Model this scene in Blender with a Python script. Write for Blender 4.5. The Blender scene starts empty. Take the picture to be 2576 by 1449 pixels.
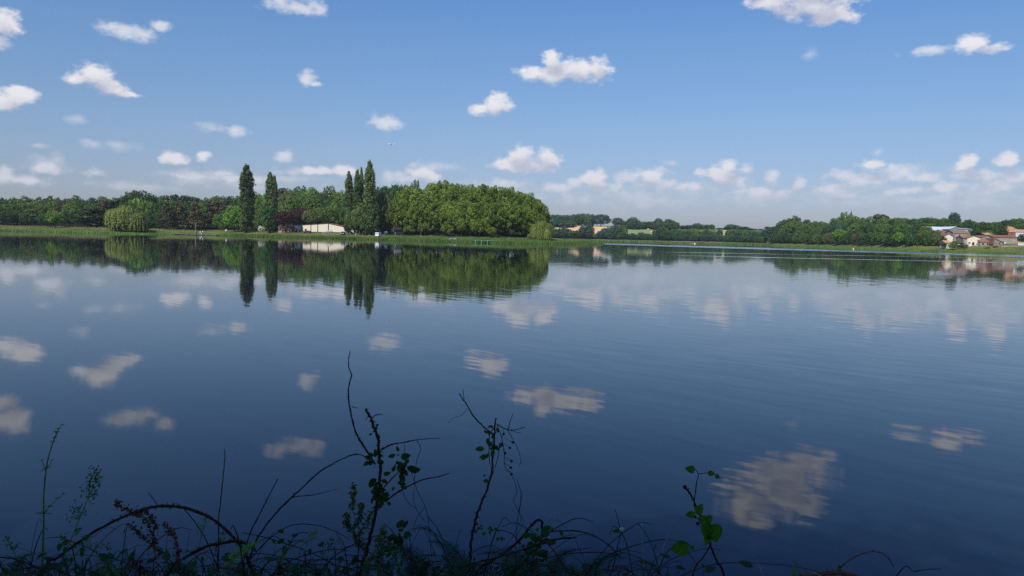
import bpy, math, random
import numpy as np
from mathutils import Vector, Matrix

SC = bpy.context.scene
COL = SC.collection
rad = math.radians

# ------------------------------------------------------------------ camera
F_PX, PW, PH = 1850.0, 2576.0, 1449.0          # focal length and frame, in photo pixels
CAM_H = 2.7
PITCH, ROLL = math.atan(129.5 / F_PX), math.atan(0.0225)
_f = Vector((0, math.cos(PITCH), -math.sin(PITCH)))
_u0 = Vector((0, math.sin(PITCH), math.cos(PITCH)))
_r0 = Vector((1, 0, 0))
_r = _r0 * math.cos(ROLL) + _u0 * math.sin(ROLL)
_u = -_r0 * math.sin(ROLL) + _u0 * math.cos(ROLL)
cam_d = bpy.data.cameras.new("camera")
cam = bpy.data.objects.new("camera", cam_d)
COL.objects.link(cam)
m = Matrix((( _r.x, _u.x, -_f.x), (_r.y, _u.y, -_f.y), (_r.z, _u.z, -_f.z))).to_4x4()
m.translation = (0, 0, CAM_H)
cam.matrix_world = m
cam_d.sensor_width = 36
cam_d.lens = F_PX / PW * 36
cam_d.clip_start = 0.05
cam_d.clip_end = 20000
SC.camera = cam


def ray(px, py):
    v = _r * ((px - PW / 2) / F_PX) + _u * (-(py - PH / 2) / F_PX) + _f
    return v.normalized()


def pt(px, py, D):
    """the place D metres ahead (along +Y) that the photo shows at (px, py)"""
    v = ray(px, py)
    return Vector((0, 0, CAM_H)) + v * (D / v.y)


def hor(px):
    return 566 + 0.0225 * px


def gx(px, D):
    return pt(px, hor(px), D).x


# ------------------------------------------------------------------ light
SUN_AZ, SUN_EL = rad(203), rad(47)              # azimuth from +Y towards +X: behind the camera, a little to the left
sun_dir = Vector((math.sin(SUN_AZ) * math.cos(SUN_EL), math.cos(SUN_AZ) * math.cos(SUN_EL), math.sin(SUN_EL)))
sd = bpy.data.lights.new("sun", "SUN")
sd.energy = 5.0
sd.angle = rad(0.5)
sd.color = (1.0, 0.95, 0.87)
sun = bpy.data.objects.new("sun", sd)
sun.rotation_euler = sun_dir.to_track_quat('Z', 'Y').to_euler()
COL.objects.link(sun)
SC.view_settings.view_transform = 'Standard'
SC.view_settings.look = 'None'
SC.view_settings.exposure = 0.0
SC.view_settings.gamma = 1.0
SC.cycles.max_bounces = 6
SC.cycles.transparent_max_bounces = 8
SC.cycles.volume_bounces = 0
SC.cycles.caustics_reflective = False
SC.cycles.caustics_refractive = False
SC.cycles.use_denoising = False
SC.cycles.sample_clamp_indirect = 4

# ------------------------------------------------------------------ world: sky and clouds
# (x, y, half width, half height) of cloud lobes, in three thicknesses
THICK = [(1388,150,34,30),(1365,188,64,26),(1410,180,60,30),(1450,176,70,34),(1505,172,36,36),
         (1250,262,44,32),(1208,272,34,18),(1308,394,42,34),(1370,398,42,28),(1262,412,40,20),(1330,420,80,18),
         (240,190,56,40),(275,215,56,28),(205,200,44,18),(315,236,34,10),(2040,14,120,42),(2095,38,74,34),(1950,-2,90,30),(2040,-60,120,70),(1950,-88,84,40),(2055,-80,70,40),(1895,-45,56,28),(1975,-128,46,24),
         (2452,108,62,28),(2500,122,46,16),(1812,440,58,28),(1830,420,34,22),(1496,446,46,24),(1634,440,52,22),
         (1056,440,44,22),(1088,448,28,16),(440,400,50,18),(516,397,22,16),(8,60,60,44),(0,106,40,28),(40,238,62,28),(0,258,50,28),
         (860,428,48,18),(800,430,60,12),(2540,402,40,22),(2440,412,32,24),(2195,414,52,14)]
MID = [(330,80,92,24),(400,66,30,16),(745,18,84,24),(792,12,40,24),(700,4,46,20),(2345,128,80,16),
       (776,192,28,24),(802,210,24,9),(970,308,50,26),(595,328,32,17),(718,391,30,18),(1880,428,42,18),(1940,450,24,26),
       (2015,460,24,22),(2120,440,60,20),(2250,432,66,22),(2330,446,54,18),(1440,462,44,18),(1720,468,60,14),(1660,466,90,16),
       (740,430,70,12),(1002,448,40,22),(250,437,38,14),(15,435,34,24),(2470,440,90,22),(1840,460,70,14),(1520,470,90,14),(1280,458,60,14),
       (120,425,60,18),(2560,440,60,26),(2180,450,70,18),(2400,470,90,18),(2520,468,70,20),(2100,470,60,14),(2280,480,80,14),(1570,450,40,18),(1400,470,50,16),(1920,480,60,12),(80,455,60,14),(480,440,60,14),(600,450,70,12),(560,438,60,14)]
THIN = [(190,301,34,14),(300,366,60,16),(230,362,40,12),(530,325,52,16),(120,412,60,26),(140,402,24,26),(100,366,30,8),(500,452,110,26),(420,436,40,14),(2035,140,22,18),
        (2480,480,160,44),(2150,482,150,40),(1600,494,220,34),(1900,492,150,30),(720,450,120,18),
        (2380,500,240,30),(1250,470,120,22),(60,455,80,18),(340,470,120,14),(1100,420,60,16),(620,470,120,20),(1690,410,24,10),(2210,384,20,10),(2310,440,140,34),
        (1780,470,160,26),(1460,500,160,20)]


def azel(px, py):
    v = ray(px, py)
    return math.degrees(math.atan2(v.x, v.y)), math.degrees(math.asin(v.z))


def nd(nt, t, **kw):
    n = nt.nodes.new(t)
    for k, v in kw.items():
        setattr(n, k, v)
    return n


def mth(nt, op, a, b=None, c=None, clamp=False):
    n = nd(nt, 'ShaderNodeMath', operation=op, use_clamp=clamp)
    for i, x in enumerate((a, b, c)):
        if x is None:
            continue
        if isinstance(x, (int, float)):
            n.inputs[i].default_value = x
        else:
            nt.links.new(x, n.inputs[i])
    return n.outputs[0]


def vmth(nt, op, a, b=None, c=None, out=0):
    n = nd(nt, 'ShaderNodeVectorMath', operation=op)
    for i, x in enumerate((a, b, c)):
        if x is None:
            continue
        if isinstance(x, (tuple, list)):
            n.inputs[i].default_value = x
        elif isinstance(x, (int, float)):
            n.inputs[3].default_value = x
        else:
            nt.links.new(x, n.inputs[i])
    return n.outputs[out]


def cloud_group():
    g = bpy.data.node_groups.new("cloud_field", 'ShaderNodeTree')
    g.interface.new_socket("uv", in_out='INPUT', socket_type='NodeSocketVector')
    for nme in ("thick", "mid", "thin"):
        g.interface.new_socket(nme, in_out='OUTPUT', socket_type='NodeSocketFloat')
    gi, go = g.nodes.new('NodeGroupInput'), g.nodes.new('NodeGroupOutput')
    for j, lobes in enumerate((THICK, MID, THIN)):
        prev = None
        for (x, y, rx, ry) in lobes:
            a, e = azel(x, y)
            a1, _ = azel(x + rx, y)
            _, e1 = azel(x, y - ry)
            ra, re = abs(a1 - a), abs(e1 - e)
            v = vmth(g, 'MULTIPLY_ADD', gi.outputs[0], (1 / ra, 1 / re, 0), (-a / ra, -e / re, 0))
            ln = vmth(g, 'LENGTH', v, out=1)
            prev = ln if prev is None else mth(g, 'SMOOTH_MIN', prev, ln, 0.22)
        g.links.new(mth(g, 'SUBTRACT', 1.0, prev), go.inputs[j])
    return g


def build_world():
    w = bpy.data.worlds.new("World")
    SC.world = w
    w.use_nodes = True
    nt = w.node_tree
    nt.nodes.clear()
    out = nt.nodes.new('ShaderNodeOutputWorld')
    bg = nt.nodes.new('ShaderNodeBackground')
    bg.inputs[1].default_value = 0.115
    nt.links.new(bg.outputs[0], out.inputs[0])
    sky = nt.nodes.new('ShaderNodeTexSky')
    sky.sky_type = 'NISHITA'
    sky.sun_disc = False
    sky.sun_elevation = SUN_EL
    sky.sun_rotation = SUN_AZ
    sky.altitude = 50
    sky.air_density = 1.0
    sky.dust_density = 0.6
    sky.ozone_density = 2.0
    tc = nt.nodes.new('ShaderNodeTexCoord')
    d = tc.outputs['Generated']
    sep = nt.nodes.new('ShaderNodeSeparateXYZ')
    nt.links.new(d, sep.inputs[0])
    az = mth(nt, 'MULTIPLY', mth(nt, 'ARCTAN2', sep.outputs[0], sep.outputs[1]), 57.2958)
    el = mth(nt, 'MULTIPLY', mth(nt, 'ARCSINE', sep.outputs[2]), 57.2958)
    cmb = nt.nodes.new('ShaderNodeCombineXYZ')
    nt.links.new(az, cmb.inputs[0])
    nt.links.new(el, cmb.inputs[1])
    uv0 = cmb.outputs[0]
    # clear-sky colour: Nishita, a little deeper blue higher up, greyer towards the horizon
    ramp = nt.nodes.new('ShaderNodeValToRGB')
    nt.links.new(mth(nt, 'DIVIDE', el, 40.0, clamp=True), ramp.inputs[0])
    cr = ramp.color_ramp
    cr.elements[0].position, cr.elements[0].color = 0.0, SKYT[0]
    cr.elements[1].position, cr.elements[1].color = 1.0, SKYT[-1]
    for p, c in zip((0.08, 0.2, 0.34, 0.48, 0.68), SKYT[1:-1]):
        e = cr.elements.new(p)
        e.color = c
    mul = nd(nt, 'ShaderNodeMix', data_type='RGBA', blend_type='MULTIPLY')
    mul.inputs[0].default_value = 1
    nt.links.new(sky.outputs[0], mul.inputs[6])
    nt.links.new(ramp.outputs[0], mul.inputs[7])
    skyc = mul.outputs[2]
    # noise: low warp + fine break-up
    nz = nd(nt, 'ShaderNodeTexNoise')
    nz.inputs['Scale'].default_value = 0.30
    nz.inputs['Detail'].default_value = 3
    nt.links.new(uv0, nz.inputs['Vector'])
    warp = vmth(nt, 'MULTIPLY', vmth(nt, 'SUBTRACT', nz.outputs['Color'], (0.5, 0.5, 0.5)), (1.15, .45, 0))
    uv = vmth(nt, 'ADD', uv0, warp)
    nf = nd(nt, 'ShaderNodeTexNoise')
    nf.inputs['Scale'].default_value = 1.0
    nf.inputs['Detail'].default_value = 7
    nf.inputs['Roughness'].default_value = 0.58
    nt.links.new(vmth(nt, 'MULTIPLY', uv0, (0.85, 1.25, 1)), nf.inputs['Vector'])
    nf0 = mth(nt, 'SUBTRACT', nf.outputs[0], 0.5)
    G = cloud_group()
    g1 = nd(nt, 'ShaderNodeGroup', node_tree=G)
    nt.links.new(uv, g1.inputs[0])
    g2 = nd(nt, 'ShaderNodeGroup', node_tree=G)
    nt.links.new(vmth(nt, 'ADD', uv, (-0.25, 0.85, 0)), g2.inputs[0])
    al = []
    for j, (amp, lo, hi, op) in enumerate(((1.9, -0.10, 0.62, 0.96), (2.4, -0.10, 0.95, 0.70), (2.4, -0.2, 1.3, 0.46))):
        v = mth(nt, 'MULTIPLY_ADD', nf0, amp, g1.outputs[j])
        mr = nd(nt, 'ShaderNodeMapRange', interpolation_type='SMOOTHSTEP')
        nt.links.new(v, mr.inputs[0])
        mr.inputs[1].default_value, mr.inputs[2].default_value = lo, hi
        mr.inputs[3].default_value, mr.inputs[4].default_value = 0, op
        al.append(mr.outputs[0])
    alpha = mth(nt, 'SUBTRACT', 1.0, mth(nt, 'MULTIPLY', mth(nt, 'MULTIPLY', mth(nt, 'SUBTRACT', 1.0, al[0]), mth(nt, 'SUBTRACT', 1.0, al[1])), mth(nt, 'SUBTRACT', 1.0, al[2])))
    # the side of the cloud towards the sun (above) is bright, the base greyer
    up = mth(nt, 'MAXIMUM', g2.outputs[0], mth(nt, 'SUBTRACT', g2.outputs[1], 0.35))
    lit = mth(nt, 'MULTIPLY_ADD', nf0, 1.5, mth(nt, 'SUBTRACT', 0.45, up))
    mr = nd(nt, 'ShaderNodeMapRange', interpolation_type='SMOOTHSTEP')
    nt.links.new(lit, mr.inputs[0])
    mr.inputs[1].default_value, mr.inputs[2].default_value = -0.45, 0.75
    cc = nd(nt, 'ShaderNodeMix', data_type='RGBA')
    nt.links.new(mr.outputs[0], cc.inputs[0])
    cc.inputs[6].default_value = CLOUD_BASE
    cc.inputs[7].default_value = CLOUD_TOP
    # far, low clouds sink into the haze
    cc2 = nd(nt, 'ShaderNodeMix', data_type='RGBA')
    hz = nd(nt, 'ShaderNodeMapRange')
    nt.links.new(el, hz.inputs[0])
    hz.inputs[1].default_value, hz.inputs[2].default_value = 1.0, 9.0
    hz.inputs[3].default_value, hz.inputs[4].default_value = 0.55, 0.0
    nt.links.new(hz.outputs[0], cc2.inputs[0])
    nt.links.new(cc.outputs[2], cc2.inputs[6])
    cc2.inputs[7].default_value = CLOUD_FAR
    fin = nd(nt, 'ShaderNodeMix', data_type='RGBA')
    nt.links.new(alpha, fin.inputs[0])
    nt.links.new(skyc, fin.inputs[6])
    nt.links.new(cc2.outputs[2], fin.inputs[7])
    nt.links.new(fin.outputs[2], bg.inputs[0])
    w.cycles.sampling_method = 'MANUAL'
    w.cycles.sample_map_resolution = 512


SKYT = [(.50,.52,.74,1),(.60,.61,.79,1),(.67,.745,.89,1),(.68,.85,1.03,1),(.61,.88,1.18,1),(.24,.55,1.16,1),(.5,.8,1.1,1)]
CLOUD_BASE, CLOUD_TOP, CLOUD_FAR = (4.3, 4.5, 5.5, 1), (7.4, 7.3, 7.6, 1), (4.6, 4.8, 5.8, 1)
build_world()

# ------------------------------------------------------------------ helpers
rng = np.random.default_rng(11)
random.seed(5)


def tag(o, label=None, cat=None, group=None, kind=None):
    if label: o['label'] = label
    if cat: o['category'] = cat
    if group: o['group'] = group
    if kind: o['kind'] = kind
    return o


def empty(name, loc, rz=0.0):
    o = bpy.data.objects.new(name, None)
    o.empty_display_size = 0.3
    o.location = loc
    o.rotation_euler = (0, 0, rz)
    COL.objects.link(o)
    return o


def mesh_np(name, V, Fq, mat, parent=None, smooth=False, cols=None):
    """V (n,3), Fq (m,k) faces with k corners"""
    V = np.asarray(V, dtype=np.float32)
    Fq = np.asarray(Fq, dtype=np.int32)
    me = bpy.data.meshes.new(name)
    me.vertices.add(len(V))
    me.vertices.foreach_set('co', V.ravel())
    k = Fq.shape[1]
    me.loops.add(Fq.size)
    me.loops.foreach_set('vertex_index', Fq.ravel())
    me.polygons.add(len(Fq))
    me.polygons.foreach_set('loop_start', np.arange(len(Fq), dtype=np.int32) * k)
    me.polygons.foreach_set('use_smooth', np.full(len(Fq), smooth))
    me.update(calc_edges=True)
    if cols is not None:
        a = me.color_attributes.new('Col', 'FLOAT_COLOR', 'POINT')
        a.data.foreach_set('color', np.concatenate([cols, np.ones((len(V), 1))], 1).astype(np.float32).ravel())
    me.materials.append(mat)
    o = bpy.data.objects.new(name, me)
    COL.objects.link(o)
    o.parent = parent
    return o


class MB:
    """collects plain shapes into one mesh"""
    def __init__(s):
        s.v, s.f = [], []

    def add(s, vs, fs):
        b = len(s.v)
        s.v += [tuple(v) for v in vs]
        s.f += [tuple(i + b for i in f) for f in fs]

    def box(s, x0, x1, y0, y1, z0, z1):
        s.add([(x0, y0, z0), (x1, y0, z0), (x1, y1, z0), (x0, y1, z0), (x0, y0, z1), (x1, y0, z1), (x1, y1, z1), (x0, y1, z1)],
              [(0, 3, 2, 1), (4, 5, 6, 7), (0, 1, 5, 4), (1, 2, 6, 5), (2, 3, 7, 6), (3, 0, 4, 7)])

    def prism(s, poly, y0, y1):
        """poly in (x, z), extruded along y"""
        n = len(poly)
        s.add([(x, y0, z) for x, z in poly] + [(x, y1, z) for x, z in poly],
              [tuple(range(n)), tuple(range(2 * n - 1, n - 1, -1))] + [(i, i + n, (i + 1) % n + n, (i + 1) % n) for i in range(n)])

    def tube(s, pts, rr, seg=6, caps=True):
        pts = [Vector(p) for p in pts]
        if isinstance(rr, (int, float)):
            rr = [rr] * len(pts)
        b = len(s.v)
        prev = None
        for i, p in enumerate(pts):
            t = (pts[min(i + 1, len(pts) - 1)] - pts[max(i - 1, 0)])
            if t.length < 1e-9:
                t = Vector((0, 0, 1))
            t.normalize()
            n = prev if prev is not None else (Vector((0, 1, 0)) if abs(t.y) < .9 else Vector((1, 0, 0)))
            n = (n - t * n.dot(t)).normalized()
            prev = n
            bn = t.cross(n)
            for k in range(seg):
                a = 2 * math.pi * k / seg
                s.v.append(tuple(p + (n * math.cos(a) + bn * math.sin(a)) * rr[i]))
        for i in range(len(pts) - 1):
            for k in range(seg):
                s.f.append((b + i * seg + k, b + i * seg + (k + 1) % seg, b + (i + 1) * seg + (k + 1) % seg, b + (i + 1) * seg + k))
        if caps:
            s.f.append(tuple(b + k for k in range(seg))[::-1])
            s.f.append(tuple(b + (len(pts) - 1) * seg + k for k in range(seg)))

    def ball(s, c, r, seg=10, rings=6, sc=(1, 1, 1)):
        vs, fs = [], []
        for j in range(rings + 1):
            th = math.pi * j / rings
            for i in range(seg):
                a = 2 * math.pi * i / seg
                vs.append((c[0] + r * sc[0] * math.sin(th) * math.cos(a), c[1] + r * sc[1] * math.sin(th) * math.sin(a), c[2] + r * sc[2] * math.cos(th)))
        for j in range(rings):
            for i in range(seg):
                fs.append((j * seg + i, (j + 1) * seg + i, (j + 1) * seg + (i + 1) % seg, j * seg + (i + 1) % seg))
        s.add(vs, fs)

    def build(s, name, mat, parent=None, smooth=False, bevel=0):
        me = bpy.data.meshes.new(name)
        me.from_pydata(s.v, [], s.f)
        me.materials.append(mat)
        if smooth:
            me.polygons.foreach_set('use_smooth', [True] * len(me.polygons))
        me.update()
        o = bpy.data.objects.new(name, me)
        COL.objects.link(o)
        o.parent = parent
        if bevel:
            md = o.modifiers.new('bevel', 'BEVEL')
            md.width = bevel
            md.segments = 2
            md.limit_method = 'ANGLE'
        return o


def smooth_path(pts, n=6):
    """Catmull-Rom through 3-D points"""
    P = [Vector(p) for p in pts]
    if len(P) < 3:
        return [P[0].lerp(P[-1], i / n) for i in range(n + 1)]
    P = [P[0] * 2 - P[1]] + P + [P[-1] * 2 - P[-2]]
    out = []
    for i in range(1, len(P) - 2):
        for k in range(n):
            t = k / n
            a, b, c, d = P[i - 1], P[i], P[i + 1], P[i + 2]
            out.append(0.5 * ((2 * b) + (c - a) * t + (2 * a - 5 * b + 4 * c - d) * t * t + (3 * b - a - 3 * c + d) * t ** 3))
    out.append(P[-2])
    return out


def new_mat(name):
    m = bpy.data.materials.new(name)
    m.use_nodes = True
    nt = m.node_tree
    return m, nt, nt.nodes['Principled BSDF']


def mat_plain(name, col, rough=0.7, metal=0.0, var=0.12, scale=3.0, spec=0.3):
    m, nt, b = new_mat(name)
    b.inputs['Roughness'].default_value = rough
    b.inputs['Metallic'].default_value = metal
    b.inputs['Specular IOR Level'].default_value = spec
    tc = nt.nodes.new('ShaderNodeTexCoord')
    nz = nt.nodes.new('ShaderNodeTexNoise')
    nz.inputs['Scale'].default_value = scale
    nz.inputs['Detail'].default_value = 4
    nt.links.new(tc.outputs['Object'], nz.inputs['Vector'])
    mx = nd(nt, 'ShaderNodeMix', data_type='RGBA')
    nt.links.new(nz.outputs[0], mx.inputs[0])
    mx.inputs[6].default_value = (*[c * (1 - var * 2) for c in col], 1)
    mx.inputs[7].default_value = (*[min(1, c * (1 + var * 2)) for c in col], 1)
    nt.links.new(mx.outputs[2], b.inputs['Base Color'])
    return m


def mat_leaf(name, c1, c2, scale=0.8, transl=0.35, hue=0.04, vary=.5):
    """leaf colour varies in clumps through the crown and from tree to tree"""
    m, nt, b = new_mat(name)
    tc = nt.nodes.new('ShaderNodeTexCoord')
    oi = nt.nodes.new('ShaderNodeObjectInfo')
    nz = nd(nt, 'ShaderNodeTexNoise')
    nz.inputs['Scale'].default_value = scale
    nz.inputs['Detail'].default_value = 5
    nz.inputs['Roughness'].default_value = 0.7
    nt.links.new(vmth(nt, 'ADD', tc.outputs['Object'], oi.outputs['Random']), nz.inputs['Vector'])
    r = nd(nt, 'ShaderNodeMapRange')
    nt.links.new(nz.outputs[0], r.inputs[0])
    r.inputs[1].default_value, r.inputs[2].default_value = 0.36, 0.64
    mx = nd(nt, 'ShaderNodeMix', data_type='RGBA')
    nt.links.new(r.outputs[0], mx.inputs[0])
    mx.inputs[6].default_value = (*c1, 1)
    mx.inputs[7].default_value = (*c2, 1)
    hs = nt.nodes.new('ShaderNodeHueSaturation')
    nt.links.new(mth(nt, 'MULTIPLY_ADD', oi.outputs['Random'], hue, 0.5 - hue / 2), hs.inputs['Hue'])
    nt.links.new(mth(nt, 'MULTIPLY_ADD', oi.outputs['Random'], vary, 1 - vary / 2), hs.inputs['Value'])
    nt.links.new(mx.outputs[2], hs.inputs['Color'])
    nt.links.new(hs.outputs[0], b.inputs['Base Color'])
    b.inputs['Roughness'].default_value = 0.6
    b.inputs['Specular IOR Level'].default_value = 0.25
    out = nt.nodes['Material Output']
    tr = nt.nodes.new('ShaderNodeBsdfTranslucent')
    nt.links.new(hs.outputs[0], tr.inputs[0])
    ms = nt.nodes.new('ShaderNodeMixShader')
    ms.inputs[0].default_value = transl
    nt.links.new(b.outputs[0], ms.inputs[1])
    nt.links.new(tr.outputs[0], ms.inputs[2])
    nt.links.new(ms.outputs[0], out.inputs[0])
    return m


LEAF = {
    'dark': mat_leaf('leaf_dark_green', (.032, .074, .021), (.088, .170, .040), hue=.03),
    'mid': mat_leaf('leaf_mid_green', (.062, .120, .022), (.155, .245, .048), hue=.03, vary=.4),
    'light': mat_leaf('leaf_light_green', (.080, .150, .022), (.180, .280, .048), hue=.02),
    'bright': mat_leaf('leaf_bright_green', (.100, .200, .018), (.235, .390, .050), hue=.01),
    'olive': mat_leaf('leaf_olive', (.090, .125, .032), (.200, .230, .070), hue=.01),
    'brown': mat_leaf('leaf_brown_grey', (0.060, 0.063, 0.032), (0.158, 0.131, 0.070)),
    'pine': mat_leaf('needle_grey_green', (.045, .078, .035), (.115, .155, .070), transl=.15, hue=.01),
    'cedar': mat_leaf('needle_dark_brownish', (.034, .046, .020), (.092, .100, .046), transl=.12, hue=.01),
    'rust': mat_leaf('needle_brown', (.056, .056, .022), (.140, .124, .048), transl=.15, hue=.01),
    'blue': mat_leaf('leaf_bluish_green', (0.032, 0.081, 0.049), (0.081, 0.161, 0.091)),
    'copper': mat_leaf('leaf_copper', (0.035, 0.016, 0.016), (0.102, 0.045, 0.038), hue=.01),
    'willow': mat_leaf('leaf_willow', (.130, .185, .034), (.270, .330, .080), hue=.01, vary=.15),
    'poplar': mat_leaf('leaf_poplar', (.058, .105, .026), (.170, .220, .062), scale=1.6, hue=.01),
    'plane': mat_leaf('leaf_plane', (.060, .112, .011), (.225, .305, .040), scale=2.2, hue=.012, vary=.2),
    'far': mat_leaf('leaf_far_green', (.042, .098, .030), (.110, .190, .055), hue=.03),
}
M_TRUNK = mat_plain('bark_grey', (.085, .07, .055), .9, scale=6)
M_TRUNK_D = mat_plain('bark_dark', (.035, .028, .022), .9, scale=6)

# ------------------------------------------------------------------ terrain
SH_A = [(-700, 420), (-400, 400), (0, 333), (100, 338), (200, 324), (300, 329), (400, 344), (500, 362), (600, 366), (720, 338), (800, 333), (900, 327),
        (1000, 322), (1100, 307), (1250, 280), (1380, 292), (1450, 320), (1512, 356)]
BK_A = [(1370, 900), (1378, 440), (1400, 425), (1450, 405), (1512, 358)]
SH_B = [(1000, 700), (1380, 690), (1500, 700), (1700, 715), (1850, 690), (1990, 640), (2100, 640)]
SH_C = [(1930, 640), (1948, 600), (2050, 540), (2147, 466), (2230, 392), (2300, 348), (2450, 320), (2576, 308), (2800, 290), (3300, 260)]
PR_A = [(-30, -3), (0, -.02), (3, .5), (10, 1.3), (25, 2.2), (60, 3.1), (120, 5), (300, 12), (900, 14), (4000, 14)]
PR_B = [(-30, -3), (0, -.02), (8, .9), (40, 2.6), (65, 4.5), (150, 16.5), (250, 19), (500, 10), (4000, 5)]
PR_C = [(-30, -3), (0, -.02), (6, .6), (20, 1.8), (32, 3.2), (60, 6.2), (110, 11), (200, 16), (500, 18), (4000, 16)]


def ip(t, x):
    a = np.array(t, float)
    return np.interp(x, a[:, 0], a[:, 1])


_g0, _g1 = gx(0, 1.0), gx(2576, 1.0)
KX = 2576 / (_g1 - _g0)
CX = -_g0 * KX


def px_of(x, y):
    return CX + KX * np.asarray(x) / np.maximum(np.asarray(y), 1e-3)


def ground_z(x, y):
    x, y = np.asarray(x, float), np.asarray(y, float)
    px = px_of(x, y)
    offA = y - ip(SH_A, px)
    bk = ip(BK_A, px) - y
    offA = np.where(px > 1370, np.minimum(offA, bk), offA)
    zA = np.where(px <= 1513, ip(PR_A, offA), -3)
    zA = np.where((px > 1370) & (px <= 1513), np.minimum(zA, 1.2 + .6 * (1450 - px) / 80), zA)
    zB = np.where(px > 1000, ip(PR_B, y - ip(SH_B, px)), -3)
    zC = np.where(px > 1930, ip(PR_C, y - ip(SH_C, px)), -3)
    z = np.maximum(np.maximum(zA, zB), zC)
    fr = (y > 30) & (px > -700) & (px < 3300)
    side = np.where(y > 120, 6.0, -3.0)
    z = np.where(fr, z, side)
    zn = ip([(-1e5, 1.15), (1.6, 1.1), (2.4, .85), (3.4, .1), (4.6, -1.5), (6, -3), (1e5, -3)], y + .25 * np.sin(x * 1.3) + .1 * np.sin(x * 3.7))
    return np.maximum(z, zn)


def gz(x, y):
    return float(ground_z(x, y))


def hash_noise(x, y, s, seed=0):
    """smooth value noise"""
    x, y = x / s + seed * 17.3, y / s + seed * 5.1
    xi, yi = np.floor(x), np.floor(y)
    fx, fy = x - xi, y - yi
    fx, fy = fx * fx * (3 - 2 * fx), fy * fy * (3 - 2 * fy)
    h = lambda a, b: np.modf(np.abs(np.sin(a * 127.1 + b * 311.7 + seed) * 43758.5453))[0]
    return (h(xi, yi) * (1 - fx) + h(xi + 1, yi) * fx) * (1 - fy) + (h(xi, yi + 1) * (1 - fx) + h(xi + 1, yi + 1) * fx) * fy


def ground_cols(x, y, z):
    px = px_of(x, y)
    n = hash_noise(x, y, 14, 1) * .6 + hash_noise(x, y, 4, 2) * .4
    n2 = hash_noise(x, y * .5, 9, 3)
    g = np.array([.050, .105, .018])
    yl = np.array([.135, .150, .040])
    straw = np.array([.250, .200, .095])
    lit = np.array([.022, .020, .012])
    t = np.clip((n - .25) * 1.5, 0, 1)[:, None]
    c = g * (1 - t) + yl * t
    offA, offB, offC = y - ip(SH_A, px), y - ip(SH_B, px), y - ip(SH_C, px)
    # dry grass patches
    d = np.clip((n2 - .45) * 3, 0, 1) * np.where((offA > 7) & (px < 1000), .75, 0)
    d = np.maximum(d, np.clip((n2 - .2) * 2.5, 0, 1) * np.where((px > 2280) & (offC > 7) & (offC < 60), .9, 0))
    d = np.maximum(d, np.clip((n2 - .3) * 3, 0, 1) * np.where((offB > 0) & (offB < 30) & (px > 1380) & (px < 1820), .8, 0))
    d = d[:, None]
    c = c * (1 - d) + straw * d
    # leaf litter under the woods
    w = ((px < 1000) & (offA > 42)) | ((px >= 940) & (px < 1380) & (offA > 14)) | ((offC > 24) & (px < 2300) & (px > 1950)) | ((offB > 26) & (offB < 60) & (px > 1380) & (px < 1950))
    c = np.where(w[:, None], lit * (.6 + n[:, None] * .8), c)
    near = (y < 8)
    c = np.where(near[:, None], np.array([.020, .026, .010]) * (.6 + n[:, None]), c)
    return c


def build_ground():
    pxs = np.concatenate([np.arange(-690, -60, 30), np.arange(-60, 2640, 4.0), np.arange(2640, 3290, 30)])
    ths = np.arctan((pxs - CX) / KX)
    extra = np.linspace(ths[-1] + .03, ths[0] + 2 * math.pi - .03, 60)
    th = np.concatenate([ths, extra])
    rr = np.concatenate([[.3], np.linspace(1, 6, 21), np.geomspace(8, 255, 14), np.arange(258, 480, 1.5), np.arange(480, 1000, 5), np.geomspace(1010, 6000, 16)])
    T, R = np.meshgrid(th, rr)                     # rows: radius
    # inside the frame the rings are straight rows at constant depth
    c = np.cos(T)
    fr = (np.arange(len(th)) < len(ths))[None, :]
    Y = np.where(fr, R, R * c)
    X = np.where(fr, R * np.tan(T), R * np.sin(T))
    x, y = X.ravel(), Y.ravel()
    z = ground_z(x, y)
    z = z + np.where(z > .3, (hash_noise(x, y, 6, 4) - .5) * .35 + (hash_noise(x, y, 2.2, 6) - .5) * .15, 0) * np.where((px_of(x, y) > 690) & (px_of(x, y) < 985) & (y < 400) & (y - ip(SH_A, px_of(x, y)) > 9), .1, 1) * np.clip((y - 20) / 50, 0, 1)
    V = np.stack([x, y, z], 1)
    nr, nc = X.shape
    i, j = np.meshgrid(np.arange(nr - 1), np.arange(nc), indexing='ij')
    j2 = (j + 1) % nc
    Fq = np.stack([i * nc + j, i * nc + j2, (i + 1) * nc + j2, (i + 1) * nc + j], -1).reshape(-1, 4)
    m, nt, b = new_mat('ground_grass')
    va = nt.nodes.new('ShaderNodeVertexColor')
    va.layer_name = 'Col'
    tc = nt.nodes.new('ShaderNodeTexCoord')
    nz = nt.nodes.new('ShaderNodeTexNoise')
    nz.inputs['Scale'].default_value = 1.1
    nz.inputs['Detail'].default_value = 6
    nt.links.new(tc.outputs['Object'], nz.inputs['Vector'])
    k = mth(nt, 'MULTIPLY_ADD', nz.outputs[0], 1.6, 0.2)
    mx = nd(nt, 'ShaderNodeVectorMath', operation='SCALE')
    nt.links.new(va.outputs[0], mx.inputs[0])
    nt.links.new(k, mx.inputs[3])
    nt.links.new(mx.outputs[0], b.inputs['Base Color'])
    b.inputs['Roughness'].default_value = .95
    b.inputs['Specular IOR Level'].default_value = .1
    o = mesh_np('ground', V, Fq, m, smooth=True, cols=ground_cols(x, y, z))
    tag(o, kind='structure')


build_ground()


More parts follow.
